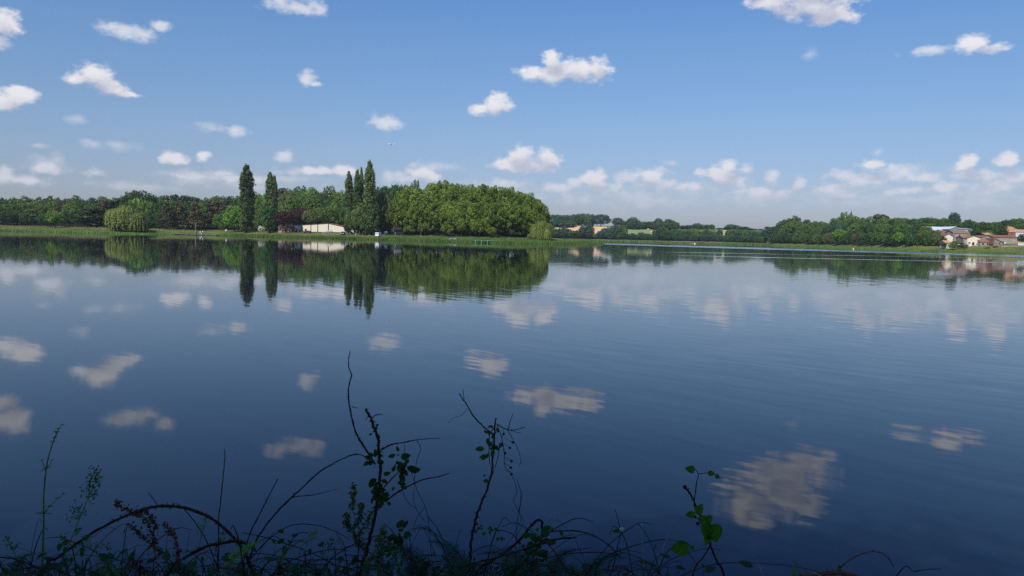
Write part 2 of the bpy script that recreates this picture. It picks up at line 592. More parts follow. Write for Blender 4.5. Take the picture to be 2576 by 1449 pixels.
# ------------------------------------------------------------------ water
def build_water():
    m, nt, b = new_mat('lake_water')
    b.inputs['Base Color'].default_value = (.003, .006, .009, 1)
    b.inputs['Roughness'].default_value = .035
    b.inputs['IOR'].default_value = 1.33
    b.inputs['Specular IOR Level'].default_value = .5
    tc = nt.nodes.new('ShaderNodeTexCoord')
    P = tc.outputs['Object']
    sp = nt.nodes.new('ShaderNodeSeparateXYZ')
    nt.links.new(P, sp.inputs[0])
    X, Y = sp.outputs[0], sp.outputs[1]

    def rot(a, sx, sy):
        c, s = math.cos(rad(a)), math.sin(rad(a))
        cb = nt.nodes.new('ShaderNodeCombineXYZ')
        u = mth(nt, 'ADD', mth(nt, 'MULTIPLY', X, c * sx), mth(nt, 'MULTIPLY', Y, s * sx))
        v = mth(nt, 'ADD', mth(nt, 'MULTIPLY', X, -s * sy), mth(nt, 'MULTIPLY', Y, c * sy))
        nt.links.new(u, cb.inputs[0])
        nt.links.new(v, cb.inputs[1])
        return cb.outputs[0]

    def waves(vec, detail, rough=.5):
        n = nt.nodes.new('ShaderNodeTexNoise')
        n.inputs['Detail'].default_value = detail
        n.inputs['Scale'].default_value = 1
        n.inputs['Roughness'].default_value = rough
        nt.links.new(vec, n.inputs['Vector'])
        return mth(nt, 'SUBTRACT', n.outputs[0], .5)
    # long ripples whose crests run away to the upper left, plus a fainter crossing set and a broad slow swell
    w1 = waves(rot(-42, .55, 3.2), 2.5)
    w2 = waves(rot(-20, .9, 5.5), 1.5)
    w3 = waves(rot(15, .10, .45), 2)
    w4 = waves(rot(60, 1.2, 3.0), 2)
    # calm and ruffled areas
    patch = waves(rot(-8, .012, .05), 3)
    # wind lane in front of the far shore
    def lane(p0, p1, half, soft):
        (x0, y0), (x1, y1) = p0, p1
        L = math.hypot(x1 - x0, y1 - y0)
        nx, ny = -(y1 - y0) / L, (x1 - x0) / L
        dd = mth(nt, 'ADD', mth(nt, 'ADD', mth(nt, 'MULTIPLY', X, nx), mth(nt, 'MULTIPLY', Y, ny)), -(nx * x0 + ny * y0))
        dd = mth(nt, 'ABSOLUTE', mth(nt, 'MULTIPLY_ADD', patch, 30, dd))
        r = nd(nt, 'ShaderNodeMapRange', interpolation_type='SMOOTHSTEP')
        nt.links.new(dd, r.inputs[0])
        r.inputs[1].default_value, r.inputs[2].default_value = half, half + soft
        r.inputs[3].default_value, r.inputs[4].default_value = 1, 0
        return r.outputs[0]
    def W(px, py):
        D = CAM_H * F_PX / (py - hor(px))
        p = pt(px, py, D)
        return (p.x, p.y)
    ln1 = lane(W(1560, 614.5), W(2576, 644), 26, 16)
    ln2 = mth(nt, 'MULTIPLY', lane(W(1420, 629), W(2300, 646), 1.5, 2.5), .5)
    ln3 = mth(nt, 'MULTIPLY', lane(W(2050, 650), W(2576, 662), 1.2, 2.5), .6)
    ln4 = mth(nt, 'MULTIPLY', lane(W(1500, 607.2), W(1960, 618), 22, 12), .8)
    gate = nd(nt, 'ShaderNodeMapRange', interpolation_type='SMOOTHSTEP')   # east of the spit only
    nt.links.new(X, gate.inputs[0])
    gate.inputs[1].default_value, gate.inputs[2].default_value = 22, 60
    lanes = mth(nt, 'MULTIPLY', mth(nt, 'MAXIMUM', mth(nt, 'MAXIMUM', ln1, ln2), mth(nt, 'MAXIMUM', ln3, ln4)), gate.outputs[0])
    far = nd(nt, 'ShaderNodeMapRange')
    nt.links.new(Y, far.inputs[0])
    far.inputs[1].default_value, far.inputs[2].default_value = 8, 90
    far.inputs[3].default_value, far.inputs[4].default_value = 1.0, .32
    calm = nd(nt, 'ShaderNodeMapRange')
    nt.links.new(patch, calm.inputs[0])
    calm.inputs[1].default_value, calm.inputs[2].default_value = -.12, .2
    calm.inputs[3].default_value, calm.inputs[4].default_value = .3, 1.2
    side = nd(nt, 'ShaderNodeMapRange')
    nt.links.new(mth(nt, 'DIVIDE', X, mth(nt, 'ADD', mth(nt, 'ABSOLUTE', Y), 4.0)), side.inputs[0])
    side.inputs[1].default_value, side.inputs[2].default_value = -.5, .3
    side.inputs[3].default_value, side.inputs[4].default_value = .45, 1.15
    amp = mth(nt, 'MULTIPLY', mth(nt, 'MULTIPLY', far.outputs[0], calm.outputs[0]), side.outputs[0])
    sy = mth(nt, 'ADD', mth(nt, 'MULTIPLY', w1, WAVE[0]), mth(nt, 'ADD', mth(nt, 'MULTIPLY', w2, WAVE[1]), mth(nt, 'MULTIPLY', w3, WAVE[2])))
    sy = mth(nt, 'MULTIPLY', sy, amp)
    sx = mth(nt, 'MULTIPLY', mth(nt, 'ADD', mth(nt, 'MULTIPLY', w1, WAVE[0] * .5), mth(nt, 'MULTIPLY', w4, WAVE[3])), amp)
    # ruffled lanes: strong short waves
    w5 = waves(rot(5, .25, 1.6), 3)
    w6 = waves(rot(80, .4, 1.5), 3)
    sy = mth(nt, 'MULTIPLY_ADD', mth(nt, 'SUBTRACT', mth(nt, 'MULTIPLY', w5, .40), .05), lanes, sy)
    sx = mth(nt, 'MULTIPLY_ADD', mth(nt, 'MULTIPLY', w6, .2), lanes, sx)
    cb = nt.nodes.new('ShaderNodeCombineXYZ')
    nt.links.new(sx, cb.inputs[0])
    nt.links.new(sy, cb.inputs[1])
    cb.inputs[2].default_value = 1
    nrm = vmth(nt, 'NORMALIZE', cb.outputs[0])
    fr = nt.nodes.new('ShaderNodeFresnel')
    fr.inputs['IOR'].default_value = 1.33
    gl = nt.nodes.new('ShaderNodeBsdfGlossy')
    gl.inputs['Color'].default_value = (.96, .98, .99, 1)
    gl.inputs['Roughness'].default_value = .035
    df = nt.nodes.new('ShaderNodeBsdfDiffuse')
    df.inputs['Color'].default_value = (.002, .005, .012, 1)
    ms = nt.nodes.new('ShaderNodeMixShader')
    nt.links.new(nrm, fr.inputs['Normal'])
    nt.links.new(nrm, gl.inputs['Normal'])
    nt.links.new(fr.outputs[0], ms.inputs[0])
    nt.links.new(df.outputs[0], ms.inputs[1])
    nt.links.new(gl.outputs[0], ms.inputs[2])
    nt.links.new(ms.outputs[0], nt.nodes['Material Output'].inputs[0])
    S = 3000
    V = [(-S, -40, 0), (S, -40, 0), (S, S, 0), (-S, S, 0)]
    o = mesh_np('lake_water', V, [(0, 1, 2, 3)], m)
    tag(o, kind='structure')


WAVE = (.046, .018, .007, .014)
build_water()

# ------------------------------------------------------------------ trees
def leaf_cloud(cent, radii, n, size, jit=.55, seed=0, inner=.12, flat=0.0, droop=0.0, aspect=1.0, upb=0.0, wide=1.0, core=.72):
    """n leaf-sized quads on the outside of many small ellipsoidal clumps"""
    g = np.random.default_rng(seed)
    cent, radii = np.asarray(cent, float), np.asarray(radii, float)
    if radii.ndim == 1:
        radii = np.repeat(radii[:, None], 3, 1)
    wgt = (radii[:, 0] * radii[:, 2]) ** 1.0
    idx = g.choice(len(cent), n, p=wgt / wgt.sum())
    d = g.normal(size=(n, 3))
    d[:, 2] += upb
    d /= np.linalg.norm(d, axis=1)[:, None]
    rr = 1 - inner * g.random(n) ** 1.0 * 2
    rr = np.where(g.random(n) < .12, rr * 1.15, rr)
    pos = cent[idx] + d * radii[idx] * rr[:, None]
    # drop leaves that sit deep inside another clump
    keep = np.ones(n, bool)
    for k in range(len(cent)):
        q = np.linalg.norm((pos - cent[k]) / radii[k], axis=1)
        keep &= ~((q < core) & (idx != k))
    pos, d = pos[keep], d[keep]
    n = len(pos)
    nr = d / radii[idx[keep]]
    nr /= np.linalg.norm(nr, axis=1)[:, None]
    nr = nr + g.normal(size=(n, 3)) * jit
    nr[:, 2] += flat
    nr /= np.linalg.norm(nr, axis=1)[:, None]
    a = g.normal(size=(n, 3))
    if droop:
        a = a * (1 - droop) + np.array([0, 0, -1.0]) * droop * 3
    u = a - nr * (a * nr).sum(1)[:, None]
    u /= np.linalg.norm(u, axis=1)[:, None]
    v = np.cross(nr, u)
    s = size * (.6 + .9 * g.random(n))[:, None]
    q = lambda: (.75 + .5 * g.random(n))[:, None]
    k3 = np.array([wide, wide, 1.0])
    u, v = u * k3, v * k3
    V = np.stack([pos - u * s * q() * aspect, pos + v * s * q() * .7, pos + u * s * q() * aspect, pos - v * s * q() * .7], 1).reshape(-1, 3)
    return V, np.arange(4 * n).reshape(-1, 4)


def env_points(n, rx, rz, zc, g, fill=.8, low=-1.0):
    """clump centres spread over an ellipsoid's skin"""
    out = []
    for i in range(n):
        t = 1 - (i + .5) / n * (1 - low) if low > -1 else 1 - 2 * (i + .5) / n
        ph = i * 2.39996 + g.normal() * .25
        s = math.sqrt(max(0, 1 - t * t))
        k = fill * (1 + g.normal() * .07)
        out.append((rx * s * math.cos(ph) * k, rx * s * math.sin(ph) * k, zc + rz * t * k))
    return np.array(out)


def trunk_mesh(h, r, limbs, g, reach, spread):
    b = MB()
    b.tube([(0, 0, -.06), (0, 0, .02), (g.normal() * .01, g.normal() * .01, h * .5), (g.normal() * .02, g.normal() * .02, h)], [r * 1.5, r * 1.1, r * .85, r * .6], 7)
    for i in range(limbs):
        a = i * 2.4 + g.normal() * .3
        z0 = h * (.55 + .4 * i / max(1, limbs))
        b.tube([(0, 0, z0), (spread * .45 * math.cos(a), spread * .45 * math.sin(a), z0 + reach * .45), (spread * math.cos(a), spread * math.sin(a), z0 + reach)],
               [r * .5, r * .35, r * .12], 5)
    return b


# each variant: unit tree, 1 m tall, crown 1 m wide
def v_round(seed, nclump=34, n=5200, size=.030, base=.10, top=1.0, cr=(.11, .18), low=-.75, jit=.5, th=.3):
    g = np.random.default_rng(seed)
    zc = (base + top) / 2 + .03
    c = env_points(nclump, .5, (top - base) / 2, zc, g, .76, low)
    r = g.uniform(*cr, nclump)
    c2 = env_points(8, .28, (top - base) * .28, zc, g, .7)
    C, R = np.vstack([c, c2]), np.concatenate([r, np.full(8, .2)])
    V, Fq = leaf_cloud(C, np.stack([R, R, R * .85], 1), n, size, jit, seed)
    return V, Fq, trunk_mesh(th + .15, .022, 5, g, .25, .22)


def v_poplar(seed, n=26000, size=.012):
    g = np.random.default_rng(seed)
    C, R = [], []
    z = .07
    while z < .97:
        w = .47 * min(1, (1.0 - z) / .22) ** .62 * min(1, .55 + z / .25)
        w = max(w, .08)
        C.append((0, 0, z))
        R.append((w * .62, w * .62, .05))
        for k in range(5):
            a = g.random() * 6.28
            C.append((math.cos(a) * w * .55, math.sin(a) * w * .55, z + g.normal() * .01))
            s = g.uniform(.22, .55) * w + .05
            R.append((s, s, g.uniform(.045, .07)))
        z += .033
    V, Fq = leaf_cloud(C, R, n, size, .5, seed, inner=.45, wide=4.2, core=.3)
    # the crown is 1 wide but far taller: size x and z leaf extents differ, handled by the object scale
    return V, Fq, trunk_mesh(.5, .06, 2, g, .3, .15)


def v_conifer(seed, n=4600, size=.028):
    g = np.random.default_rng(seed)
    C, R = [], []
    z = .18
    while z < .98:
        w = .5 * (1 - (z - .1) / .95) ** .7
        m_ = max(3, int(9 * w / .5))
        a0 = g.random() * 6
        for k in range(m_):
            a = a0 + k * 2 * math.pi / m_ + g.normal() * .15
            q = w * g.uniform(.45, .8)
            C.append((math.cos(a) * q, math.sin(a) * q, z - .02 + g.normal() * .012))
            R.append((w * .36 + .03, w * .36 + .03, .035))
        z += .062
    V, Fq = leaf_cloud(C, R, n, size, .6, seed, droop=.4, aspect=1.3)
    return V, Fq, trunk_mesh(.9, .02, 4, g, .1, .25)


def v_layer(seed, n=4800, size=.030, base=.2):
    """cedar or pine: flat plates of foliage"""
    g = np.random.default_rng(seed)
    C, R = [], []
    for z in np.arange(base, .98, .085):
        w = .5 * math.sin(math.pi * (.22 + .72 * (z - base) / (1 - base))) ** .7
        for k in range(6):
            a = g.random() * 6.28
            q = w * g.uniform(.25, .72)
            C.append((math.cos(a) * q, math.sin(a) * q, z + g.normal() * .02))
            s = g.uniform(.12, .22)
            R.append((s, s, .045))
    V, Fq = leaf_cloud(C, R, n, size, .5, seed, flat=.25, aspect=1.2)
    return V, Fq, trunk_mesh(.75, .028, 6, g, .12, .3)


def v_willow(seed, n=150, size=.020):
    g = np.random.default_rng(seed)
    V, Fq, C = [], [], []
    # domes that shed hanging strands
    domes = [(0, 0, .80, .24)] + [(math.cos(a) * q, math.sin(a) * q, z, r) for a, q, z, r in
                                  [(k * 2.4 + g.normal() * .2, g.uniform(.2, .36), g.uniform(.28, .74), g.uniform(.15, .22)) for k in range(26)]]
    P, N = [], []
    for (cx, cy, cz, r) in domes:
        for k in range(n):
            a, t = g.random() * 6.28, g.random() ** .5
            d = np.array([math.cos(a) * t, math.sin(a) * t, math.sqrt(max(0, 1 - t * t))])
            p0 = np.array([cx, cy, cz]) + d * r * np.array([1, 1, .8])
            L = g.uniform(.16, .55)
            L = min(L, p0[2] - .02)
            m_ = max(2, int(L / .03))
            for i in range(m_):
                zz = L * i / m_
                out = 1 + .25 * math.sin(min(1.5, zz / .2))
                q = np.array([cx + d[0] * r * out, cy + d[1] * r * out, p0[2] - zz]) + g.normal(size=3) * .006
                P.append(q)
                nn = np.array([d[0], d[1], .55 * (1 - i / m_) + .15])
                N.append(nn)
    P, N = np.array(P), np.array(N) + g.normal(size=(len(P), 3)) * .35
    N /= np.linalg.norm(N, axis=1)[:, None]
    dn = np.tile([0, 0, -1.0], (len(P), 1))
    u = dn - N * (dn * N).sum(1)[:, None]
    u /= np.linalg.norm(u, axis=1)[:, None]
    v = np.cross(N, u)
    s = size * (.7 + .6 * g.random(len(P)))[:, None]
    V = np.stack([P - u * s * 1.2, P + v * s * .42, P + u * s * 1.2, P - v * s * .42], 1).reshape(-1, 3)
    return V, np.arange(4 * len(P)).reshape(-1, 4), trunk_mesh(.45, .035, 5, g, .3, .2)


def v_bush(seed, n=2200, size=.045):
    g = np.random.default_rng(seed)
    C = [(g.uniform(-.34, .34), g.uniform(-.34, .34), g.uniform(.1, .62)) for _ in range(20)]
    R = g.uniform(.16, .27, 20)
    V, Fq = leaf_cloud(C, R, n, size, .55, seed)
    V[:, 2] = np.maximum(V[:, 2], -.02)
    return V, Fq, trunk_mesh(.4, .02, 4, g, .2, .2)


def v_airy(seed):
    g = np.random.default_rng(seed)
    c = env_points(24, .5, .38, .62, g, .78)
    V, Fq = leaf_cloud(c, g.uniform(.06, .13, 24), 2600, .028, .6, seed)
    return V, Fq, trunk_mesh(.55, .02, 9, g, .35, .36)


def v_umbrella(seed):
    g = np.random.default_rng(seed)
    C = [(math.cos(a) * q, math.sin(a) * q, .80 + .1 * math.cos(q * 3.5) + g.normal() * .02) for a, q in [(g.random() * 6.28, .42 * g.random() ** .5) for _ in range(26)]]
    V, Fq = leaf_cloud(C, [(r, r, r * .5) for r in g.uniform(.1, .17, 26)], 3200, .026, .5, seed)
    return V, Fq, trunk_mesh(.75, .02, 7, g, .12, .3)


VAR = {}


def variants():
    for k in range(5):
        VAR['round%d' % k] = v_round(20 + k)
    for k in range(3):
        VAR['wide%d' % k] = v_round(40 + k, nclump=46, n=7500, size=.022, base=.05, cr=(.08, .14), low=-.85)
    for k in range(3):
        VAR['hedge%d' % k] = v_round(50 + k, nclump=30, base=-.05, low=-.95, cr=(.12, .2))
    for k in range(2):
        VAR['plane%d' % k] = v_round(60 + k, nclump=78, n=15000, size=.017, base=.06, cr=(.055, .10), low=-.9, jit=.6)
    VAR['dome0'] = v_round(70, nclump=50, n=9000, size=.018, base=.02, cr=(.07, .12), low=-.9)
    VAR['young0'] = v_round(80, nclump=20, n=3200, size=.034, base=.28, cr=(.1, .17), low=-.8, th=.4)
    VAR['chestnut0'] = v_round(83, nclump=44, n=7000, size=.024, base=.10, cr=(.07, .13), low=-.9, th=.3)
    VAR['parasol0'] = v_round(85, nclump=34, n=4200, size=.028, base=.38, cr=(.08, .15), low=-.7, th=.5)
    for k in range(3):
        VAR['poplar%d' % k] = v_poplar(90 + k)
    for k in range(2):
        VAR['conifer%d' % k] = v_conifer(100 + k)
        VAR['layer%d' % k] = v_layer(110 + k)
        VAR['willow%d' % k] = v_willow(120 + k)
        VAR['bush%d' % k] = v_bush(130 + k)
        VAR['airy%d' % k] = v_airy(140 + k)
    VAR['umbrella0'] = v_umbrella(150)


variants()
MESH = {}
TREES = []
ORD = ['first', 'second', 'third', 'fourth', 'fifth', 'sixth', 'seventh', 'eighth', 'ninth', 'tenth', 'eleventh', 'twelfth', 'thirteenth', 'fourteenth', 'fifteenth',
       'sixteenth', 'seventeenth', 'eighteenth', 'nineteenth', 'twentieth', 'twenty-first', 'twenty-second', 'twenty-third', 'twenty-fourth', 'twenty-fifth',
       'twenty-sixth', 'twenty-seventh', 'twenty-eighth', 'twenty-ninth', 'thirtieth', 'thirty-first', 'thirty-second', 'thirty-third', 'thirty-fourth', 'thirty-fifth']


def crown_mesh(var, mat):
    """crown and trunk meshes of a variant in a given leaf material, shared by all its copies"""
    key = (var, mat.name)
    if key not in MESH:
        V, Fq, tb = VAR[var]
        c = mesh_np('crown', V, Fq, mat)
        t = tb.build('trunk', M_TRUNK_D if mat.name.startswith('needle') else M_TRUNK, smooth=True)
        MESH[key] = (c.data, t.data)
        bpy.data.objects.remove(c)
        bpy.data.objects.remove(t)
    return MESH[key]


def tree(name, px, top, width, off, var, leaf, label, cat='tree', group=None, shore=SH_A, D=None, bottom=None, trunk_mat=None):
    """a tree on the ground: top at photo row `top`, `width` photo pixels wide, `off` metres inland of the shore"""
    D = D if D is not None else float(ip(shore, px)) + off
    x = gx(px, D)
    z0 = gz(x, D) - .05
    ht = max(1.0, pt(px, top, D).z - z0)
    if bottom is not None:
        z0 = pt(px, bottom, D).z
        ht = max(.6, pt(px, top, D).z - z0)
    w = width * D / F_PX
    root = empty(name, (x, D, z0), random.random() * 6.28)
    root.scale = (w, w, ht)
    cm, tm = crown_mesh(var, LEAF[leaf] if isinstance(leaf, str) else leaf)
    c = bpy.data.objects.new('crown', cm)
    t = bpy.data.objects.new('trunk', tm)
    for o in (c, t):
        COL.objects.link(o)
        o.parent = root
    tag(root, label, cat, group)
    TREES.append(root)
    return root


TONE = {'dark': 'dark green', 'mid': 'mid green', 'light': 'light green', 'bright': 'bright green', 'olive': 'olive green', 'brown': 'brownish', 'pine': 'grey-green',
        'cedar': 'dark spreading', 'rust': 'brown-needled', 'blue': 'bluish green', 'plane': 'leafy green', 'far': 'soft green', 'copper': 'copper-leaved', 'poplar': 'green'}
KIND = {'round': ('broadleaf_tree', 'tree'), 'wide': ('broadleaf_tree', 'tree'), 'hedge': ('broadleaf_tree', 'tree'), 'plane': ('plane_tree', 'plane tree'), 'layer': ('pine_tree', 'pine'),
        'conifer': ('conifer_tree', 'conifer'), 'airy': ('broadleaf_tree', 'sparse tree'), 'bush': ('shrub', 'shrub'), 'dome': ('broadleaf_tree', 'domed tree'), 'umbrella': ('pine_tree', 'umbrella pine'),
        'young': ('young_tree', 'young tree'), 'parasol': ('broadleaf_tree', 'tree'), 'chestnut': ('broadleaf_tree', 'tree')}


def rows(conv, rows_, off, shore, where, group, width_k=1.0, joff=6):
    """rows_ of (zx, top zy, width, leaf, variant); conv = (x0, y0, k)"""
    x0, y0, k = conv
    items = sorted(rows_, key=lambda r: r[0])
    cnt = {}
    for i, it in enumerate(items):
        zx, zy, zw, leaf = it[:4]
        var = it[4] if len(it) > 4 else random.choice(['round%d' % random.randrange(5), 'wide%d' % random.randrange(3)])
        if shore is SH_B and len(it) < 5:
            var = 'hedge%d' % random.randrange(3)
        kn = var.rstrip('0123456789')
        nm, word = KIND[kn]
        px, top = x0 + zx * k, y0 + zy * k
        nkey = (leaf, word)
        cnt[nkey] = cnt.get(nkey, 0) + 1
        lab = '%s %s, %s such from the left, %s' % (TONE[leaf], word, ORD[min(cnt[nkey] - 1, len(ORD) - 1)], where)
        tree(nm, px, top, zw * k * width_k, off + random.uniform(-joff, joff), var, leaf, lab, word, group, shore)


R1, R2, R3 = (0, 377.4, .2002), (478, 377.4, .2002), (930.8, 377.4, .2002)
R4, R5, R6, R7 = (1352.2, 490.6, .1343), (1666.7, 490.6, .1343), (1918.2, 490.6, .1343), (2230.2, 490.6, .1343)

# ---- wood on the left
rows(R1, [(-170, 612, 200, 'mid'), (-60, 610, 190, 'mid'), (30, 610, 160, 'dark'), (150, 603, 180, 'mid'), (250, 606, 140, 'dark'), (340, 588, 210, 'mid'), (480, 612, 170, 'dark'), (620, 599, 180, 'dark'),
          (730, 606, 150, 'dark'), (830, 603, 160, 'brown'), (950, 595, 190, 'mid'), (1060, 618, 150, 'dark'), (1150, 588, 150, 'blue'), (1250, 615, 150, 'dark'), (1330, 592, 200, 'mid'),
          (1450, 607, 150, 'mid'), (1540, 600, 160, 'dark'), (1740, 486, 430, 'dark', 'dome0'), (1620, 560, 220, 'mid'), (1900, 575, 200, 'mid'), (1980, 592, 180, 'mid'), (2070, 578, 200, 'pine', 'layer0'), (2200, 572, 200, 'pine', 'layer1'),
          (2330, 580, 200, 'pine', 'layer0'), (2440, 600, 180, 'pine', 'layer1'), (2540, 628, 160, 'dark')],
     92, SH_A, 'back row of the left wood', 'trees of the wood behind the left lawn', 1.12)
rows(R1, [(-130, 690, 240, 'dark'), (-20, 680, 240, 'mid'), (90, 676, 230, 'mid'), (210, 690, 220, 'dark'), (330, 672, 200, 'dark'), (440, 642, 230, 'olive'), (560, 690, 200, 'mid'), (680, 640, 190, 'light'),
          (800, 640, 190, 'brown'), (910, 665, 210, 'light'), (1020, 636, 230, 'dark'), (1150, 680, 200, 'light'), (1250, 650, 200, 'mid'), (1370, 636, 260, 'cedar', 'layer0'), (1500, 618, 220, 'pine', 'layer1'),
          (1600, 640, 200, 'dark'), (1740, 612, 220, 'bright'), (1850, 640, 200, 'mid'), (1950, 690, 200, 'bright'), (2050, 640, 180, 'dark'), (2160, 640, 200, 'dark'), (2290, 640, 200, 'dark'), (2400, 650, 200, 'pine', 'layer0'), (2520, 660, 180, 'mid')],
     56, SH_A, 'middle row of the left wood', 'trees of the wood behind the left lawn', 1.2)
rows(R1, [(-100, 780, 240, 'dark'), (0, 770, 230, 'mid'), (110, 760, 230, 'dark'), (220, 775, 220, 'dark'), (320, 790, 160, 'dark'), (395, 745, 190, 'olive', 'layer1'), (490, 790, 160, 'dark'), (590, 790, 200, 'dark'), (790, 780, 190, 'mid'),
          (880, 760, 200, 'dark'), (990, 745, 210, 'dark'), (1100, 770, 180, 'mid'), (1220, 720, 340, 'cedar', 'layer1'), (1360, 790, 260, 'cedar', 'layer0'), (1130, 830, 200, 'cedar', 'layer0'), (1900, 750, 170, 'dark'), (1850, 860, 170, 'dark', 'hedge0'),
          (2010, 780, 150, 'dark'), (2350, 800, 200, 'dark'), (1480, 840, 200, 'dark', 'hedge1')],
     30, SH_A, 'front row of the left wood', 'trees of the wood behind the left lawn', 1.2, 3)
for zx, zy, zw, off, lab in [(2090, 640, 230, 26, 'brown-needled conifer, leftmost of the three right of the big willow'), (2250, 648, 240, 27, 'brown-needled conifer in the middle of the three right of the willow'),
                             (2450, 652, 250, 24, 'brown-needled conifer with bare lower trunk beside the lakeside lamp pole')]:
    tree('conifer_tree', zx * .2002, 377.4 + zy * .2002, zw * .2002 * 1.15, off, 'conifer%d' % (zx % 4 // 2), 'rust', lab, 'conifer', 'brown conifers by the left lawn')
tree('weeping_willow', 320, 377.4 + 690 * .2002, 102, 8, 'willow0', 'willow', 'large yellow-green weeping willow standing at the edge of the left lawn', 'willow', 'weeping willows')
tree('young_tree', 138.5, 533, 42, 14, 'young0', 'bright', 'small bright green tree standing alone on the left lawn', 'tree')
tree('young_tree', 110, 539, 24, 17, 'young0', 'dark', 'small dark tree just left of the lone bright green lawn tree', 'tree')

# ---- wood in the middle
rows(R2, [(-20, 600, 220, 'pine', 'layer1'), (70, 625, 220, 'pine', 'layer0'), (170, 640, 200, 'dark'), (260, 590, 220, 'mid'), (380, 568, 260, 'mid'), (500, 590, 220, 'dark'), (600, 590, 200, 'dark'), (700, 570, 220, 'mid'), (860, 548, 240, 'mid'), (960, 560, 200, 'mid'),
          (1070, 530, 180, 'dark'), (1160, 486, 160, 'cedar', 'layer0'), (1260, 500, 210, 'olive'), (1400, 470, 240, 'mid'), (1530, 482, 220, 'mid'), (1650, 520, 180, 'dark'), (1760, 488, 230, 'mid'), (1870, 505, 180, 'light'), (1960, 520, 180, 'dark'),
          (2080, 500, 200, 'mid'), (2200, 470, 220, 'dark'), (2330, 462, 200, 'dark'), (2430, 445, 190, 'dark'), (2550, 455, 220, 'dark')],
     96, SH_A, 'back row behind the poplars', 'trees of the wood behind the poplars', 1.2)
rows(R2, [(120, 680, 240, 'rust', 'layer0'), (330, 640, 330, 'rust', 'layer1'), (460, 700, 220, 'cedar', 'layer1'), (560, 660, 220, 'dark'), (840, 620, 230, 'mid'), (900, 600, 200, 'light'), (1000, 620, 220, 'mid'),
          (1120, 610, 240, 'mid'), (1230, 550, 220, 'olive'), (1330, 590, 240, 'mid'), (1450, 560, 240, 'mid'), (1570, 590, 240, 'mid'), (1690, 560, 240, 'dark'), (1790, 600, 240, 'dark'), (1890, 570, 220, 'light'), (1980, 600, 220, 'dark'), (2120, 600, 260, 'dark'), (2280, 600, 260, 'dark'), (2450, 600, 240, 'mid')],
     70, SH_A, 'middle row behind the poplars', 'trees of the wood behind the poplars', 1.25)
rows(R2, [(200, 800, 230, 'rust', 'layer1'), (310, 850, 220, 'mid', 'hedge0'), (400, 800, 200, 'mid', 'hedge1'), (200, 900, 200, 'dark', 'hedge1'), (90, 820, 240, 'dark', 'hedge2'), (800, 740, 180, 'brown'), (850, 830, 150, 'mid', 'hedge2'), (910, 760, 200, 'mid'), (860, 880, 130, 'olive', 'hedge1'),
          (760, 880, 160, 'dark', 'hedge0'), (700, 800, 220, 'dark', 'hedge1'), (2120, 820, 200, 'dark', 'hedge0')],
     52, SH_A, 'front row behind the poplars', 'trees of the wood behind the poplars', 1.15, 3)


def c2(zx, zy):
    return 478 + zx * .2002, 377.4 + zy * .2002


rows(R2, [(1130, 700, 240, 'dark'), (1300, 670, 240, 'mid'), (1430, 640, 200, 'dark'), (1560, 660, 200, 'mid'), (1690, 650, 220, 'mid'), (1810, 680, 220, 'light'), (1930, 660, 200, 'mid'), (2010, 700, 200, 'dark')],
     76, SH_A, 'just behind the cream hall', 'trees of the wood behind the poplars', 1.15, 3)


tree('chestnut_tree', c2(560, 0)[0], c2(0, 700)[1], 60, 14, 'chestnut0', 'bright', 'bright green rounded tree left of the tallest single poplar', 'tree')
POP = 'tall poplars on the lakeside lawn'
tree('poplar_tree', c2(715, 0)[0], c2(0, 205)[1], 40, 12, 'poplar0', 'poplar', 'tall broad poplar standing alone beside the bright green tree', 'poplar', POP)
tree('poplar_tree', c2(1008, 0)[0], c2(0, 285)[1], 28, 18, 'poplar1', 'poplar', 'slimmer tall poplar left of the copper beeches', 'poplar', POP)
tree('poplar_tree', c2(1062, 0)[0], c2(0, 335)[1], 17, 20, 'poplar2', 'poplar', 'thin shorter poplar leaning on the slim poplar by the copper beeches', 'poplar', POP)
tree('broadleaf_tree', c2(1005, 0)[0], c2(0, 700)[1], 42, 15, 'hedge2', 'dark', 'dense dark tree round the foot of the slim poplar', 'tree')
tree('poplar_tree', c2(1993, 0)[0], c2(0, 275)[1], 24, 17, 'poplar1', 'poplar', 'left-hand poplar of the four beside the car park', 'poplar', POP)
tree('poplar_tree', c2(2098, 0)[0], c2(0, 262)[1], 22, 18, 'poplar2', 'poplar', 'second poplar from the left of the four beside the car park', 'poplar', POP)
tree('poplar_tree', c2(2150, 0)[0], c2(0, 238)[1], 15, 24, 'poplar0', 'poplar', 'thin poplar wedged between two taller ones beside the car park', 'poplar', POP)
tree('poplar_tree', c2(2250, 0)[0], c2(0, 158)[1], 32, 15, 'poplar0', 'poplar', 'tallest poplar, rightmost of the four beside the car park', 'poplar', POP)
tree('broadleaf_tree', c2(2130, 0)[0], c2(0, 690)[1], 40, 14, 'round1', 'poplar', 'rounded tree at the foot of the four poplars', 'tree')
tree('broadleaf_tree', c2(2290, 0)[0], c2(0, 640)[1], 40, 16, 'round3', 'poplar', 'dark green tree under the tallest poplar by the white van', 'tree')
tree('broadleaf_tree', c2(2010, 0)[0], c2(0, 760)[1], 26, 15, 'round2', 'poplar', 'small dense tree at the foot of the left-hand car park poplar', 'tree')
tree('broadleaf_tree', c2(2400, 0)[0], c2(0, 530)[1], 50, 26, 'wide1', 'olive', 'tall olive green tree between the tallest poplar and the plane grove', 'tree')
tree('broadleaf_tree', c2(2440, 0)[0], c2(0, 780)[1], 42, 30, 'hedge1', 'dark', 'low dark tree behind the white notice board', 'tree')
tree('copper_beech', c2(1215, 0)[0], c2(0, 775)[1], 66, 20, 'parasol0', 'copper', 'dark copper beech over the small brick building', 'copper beech', 'copper beeches')
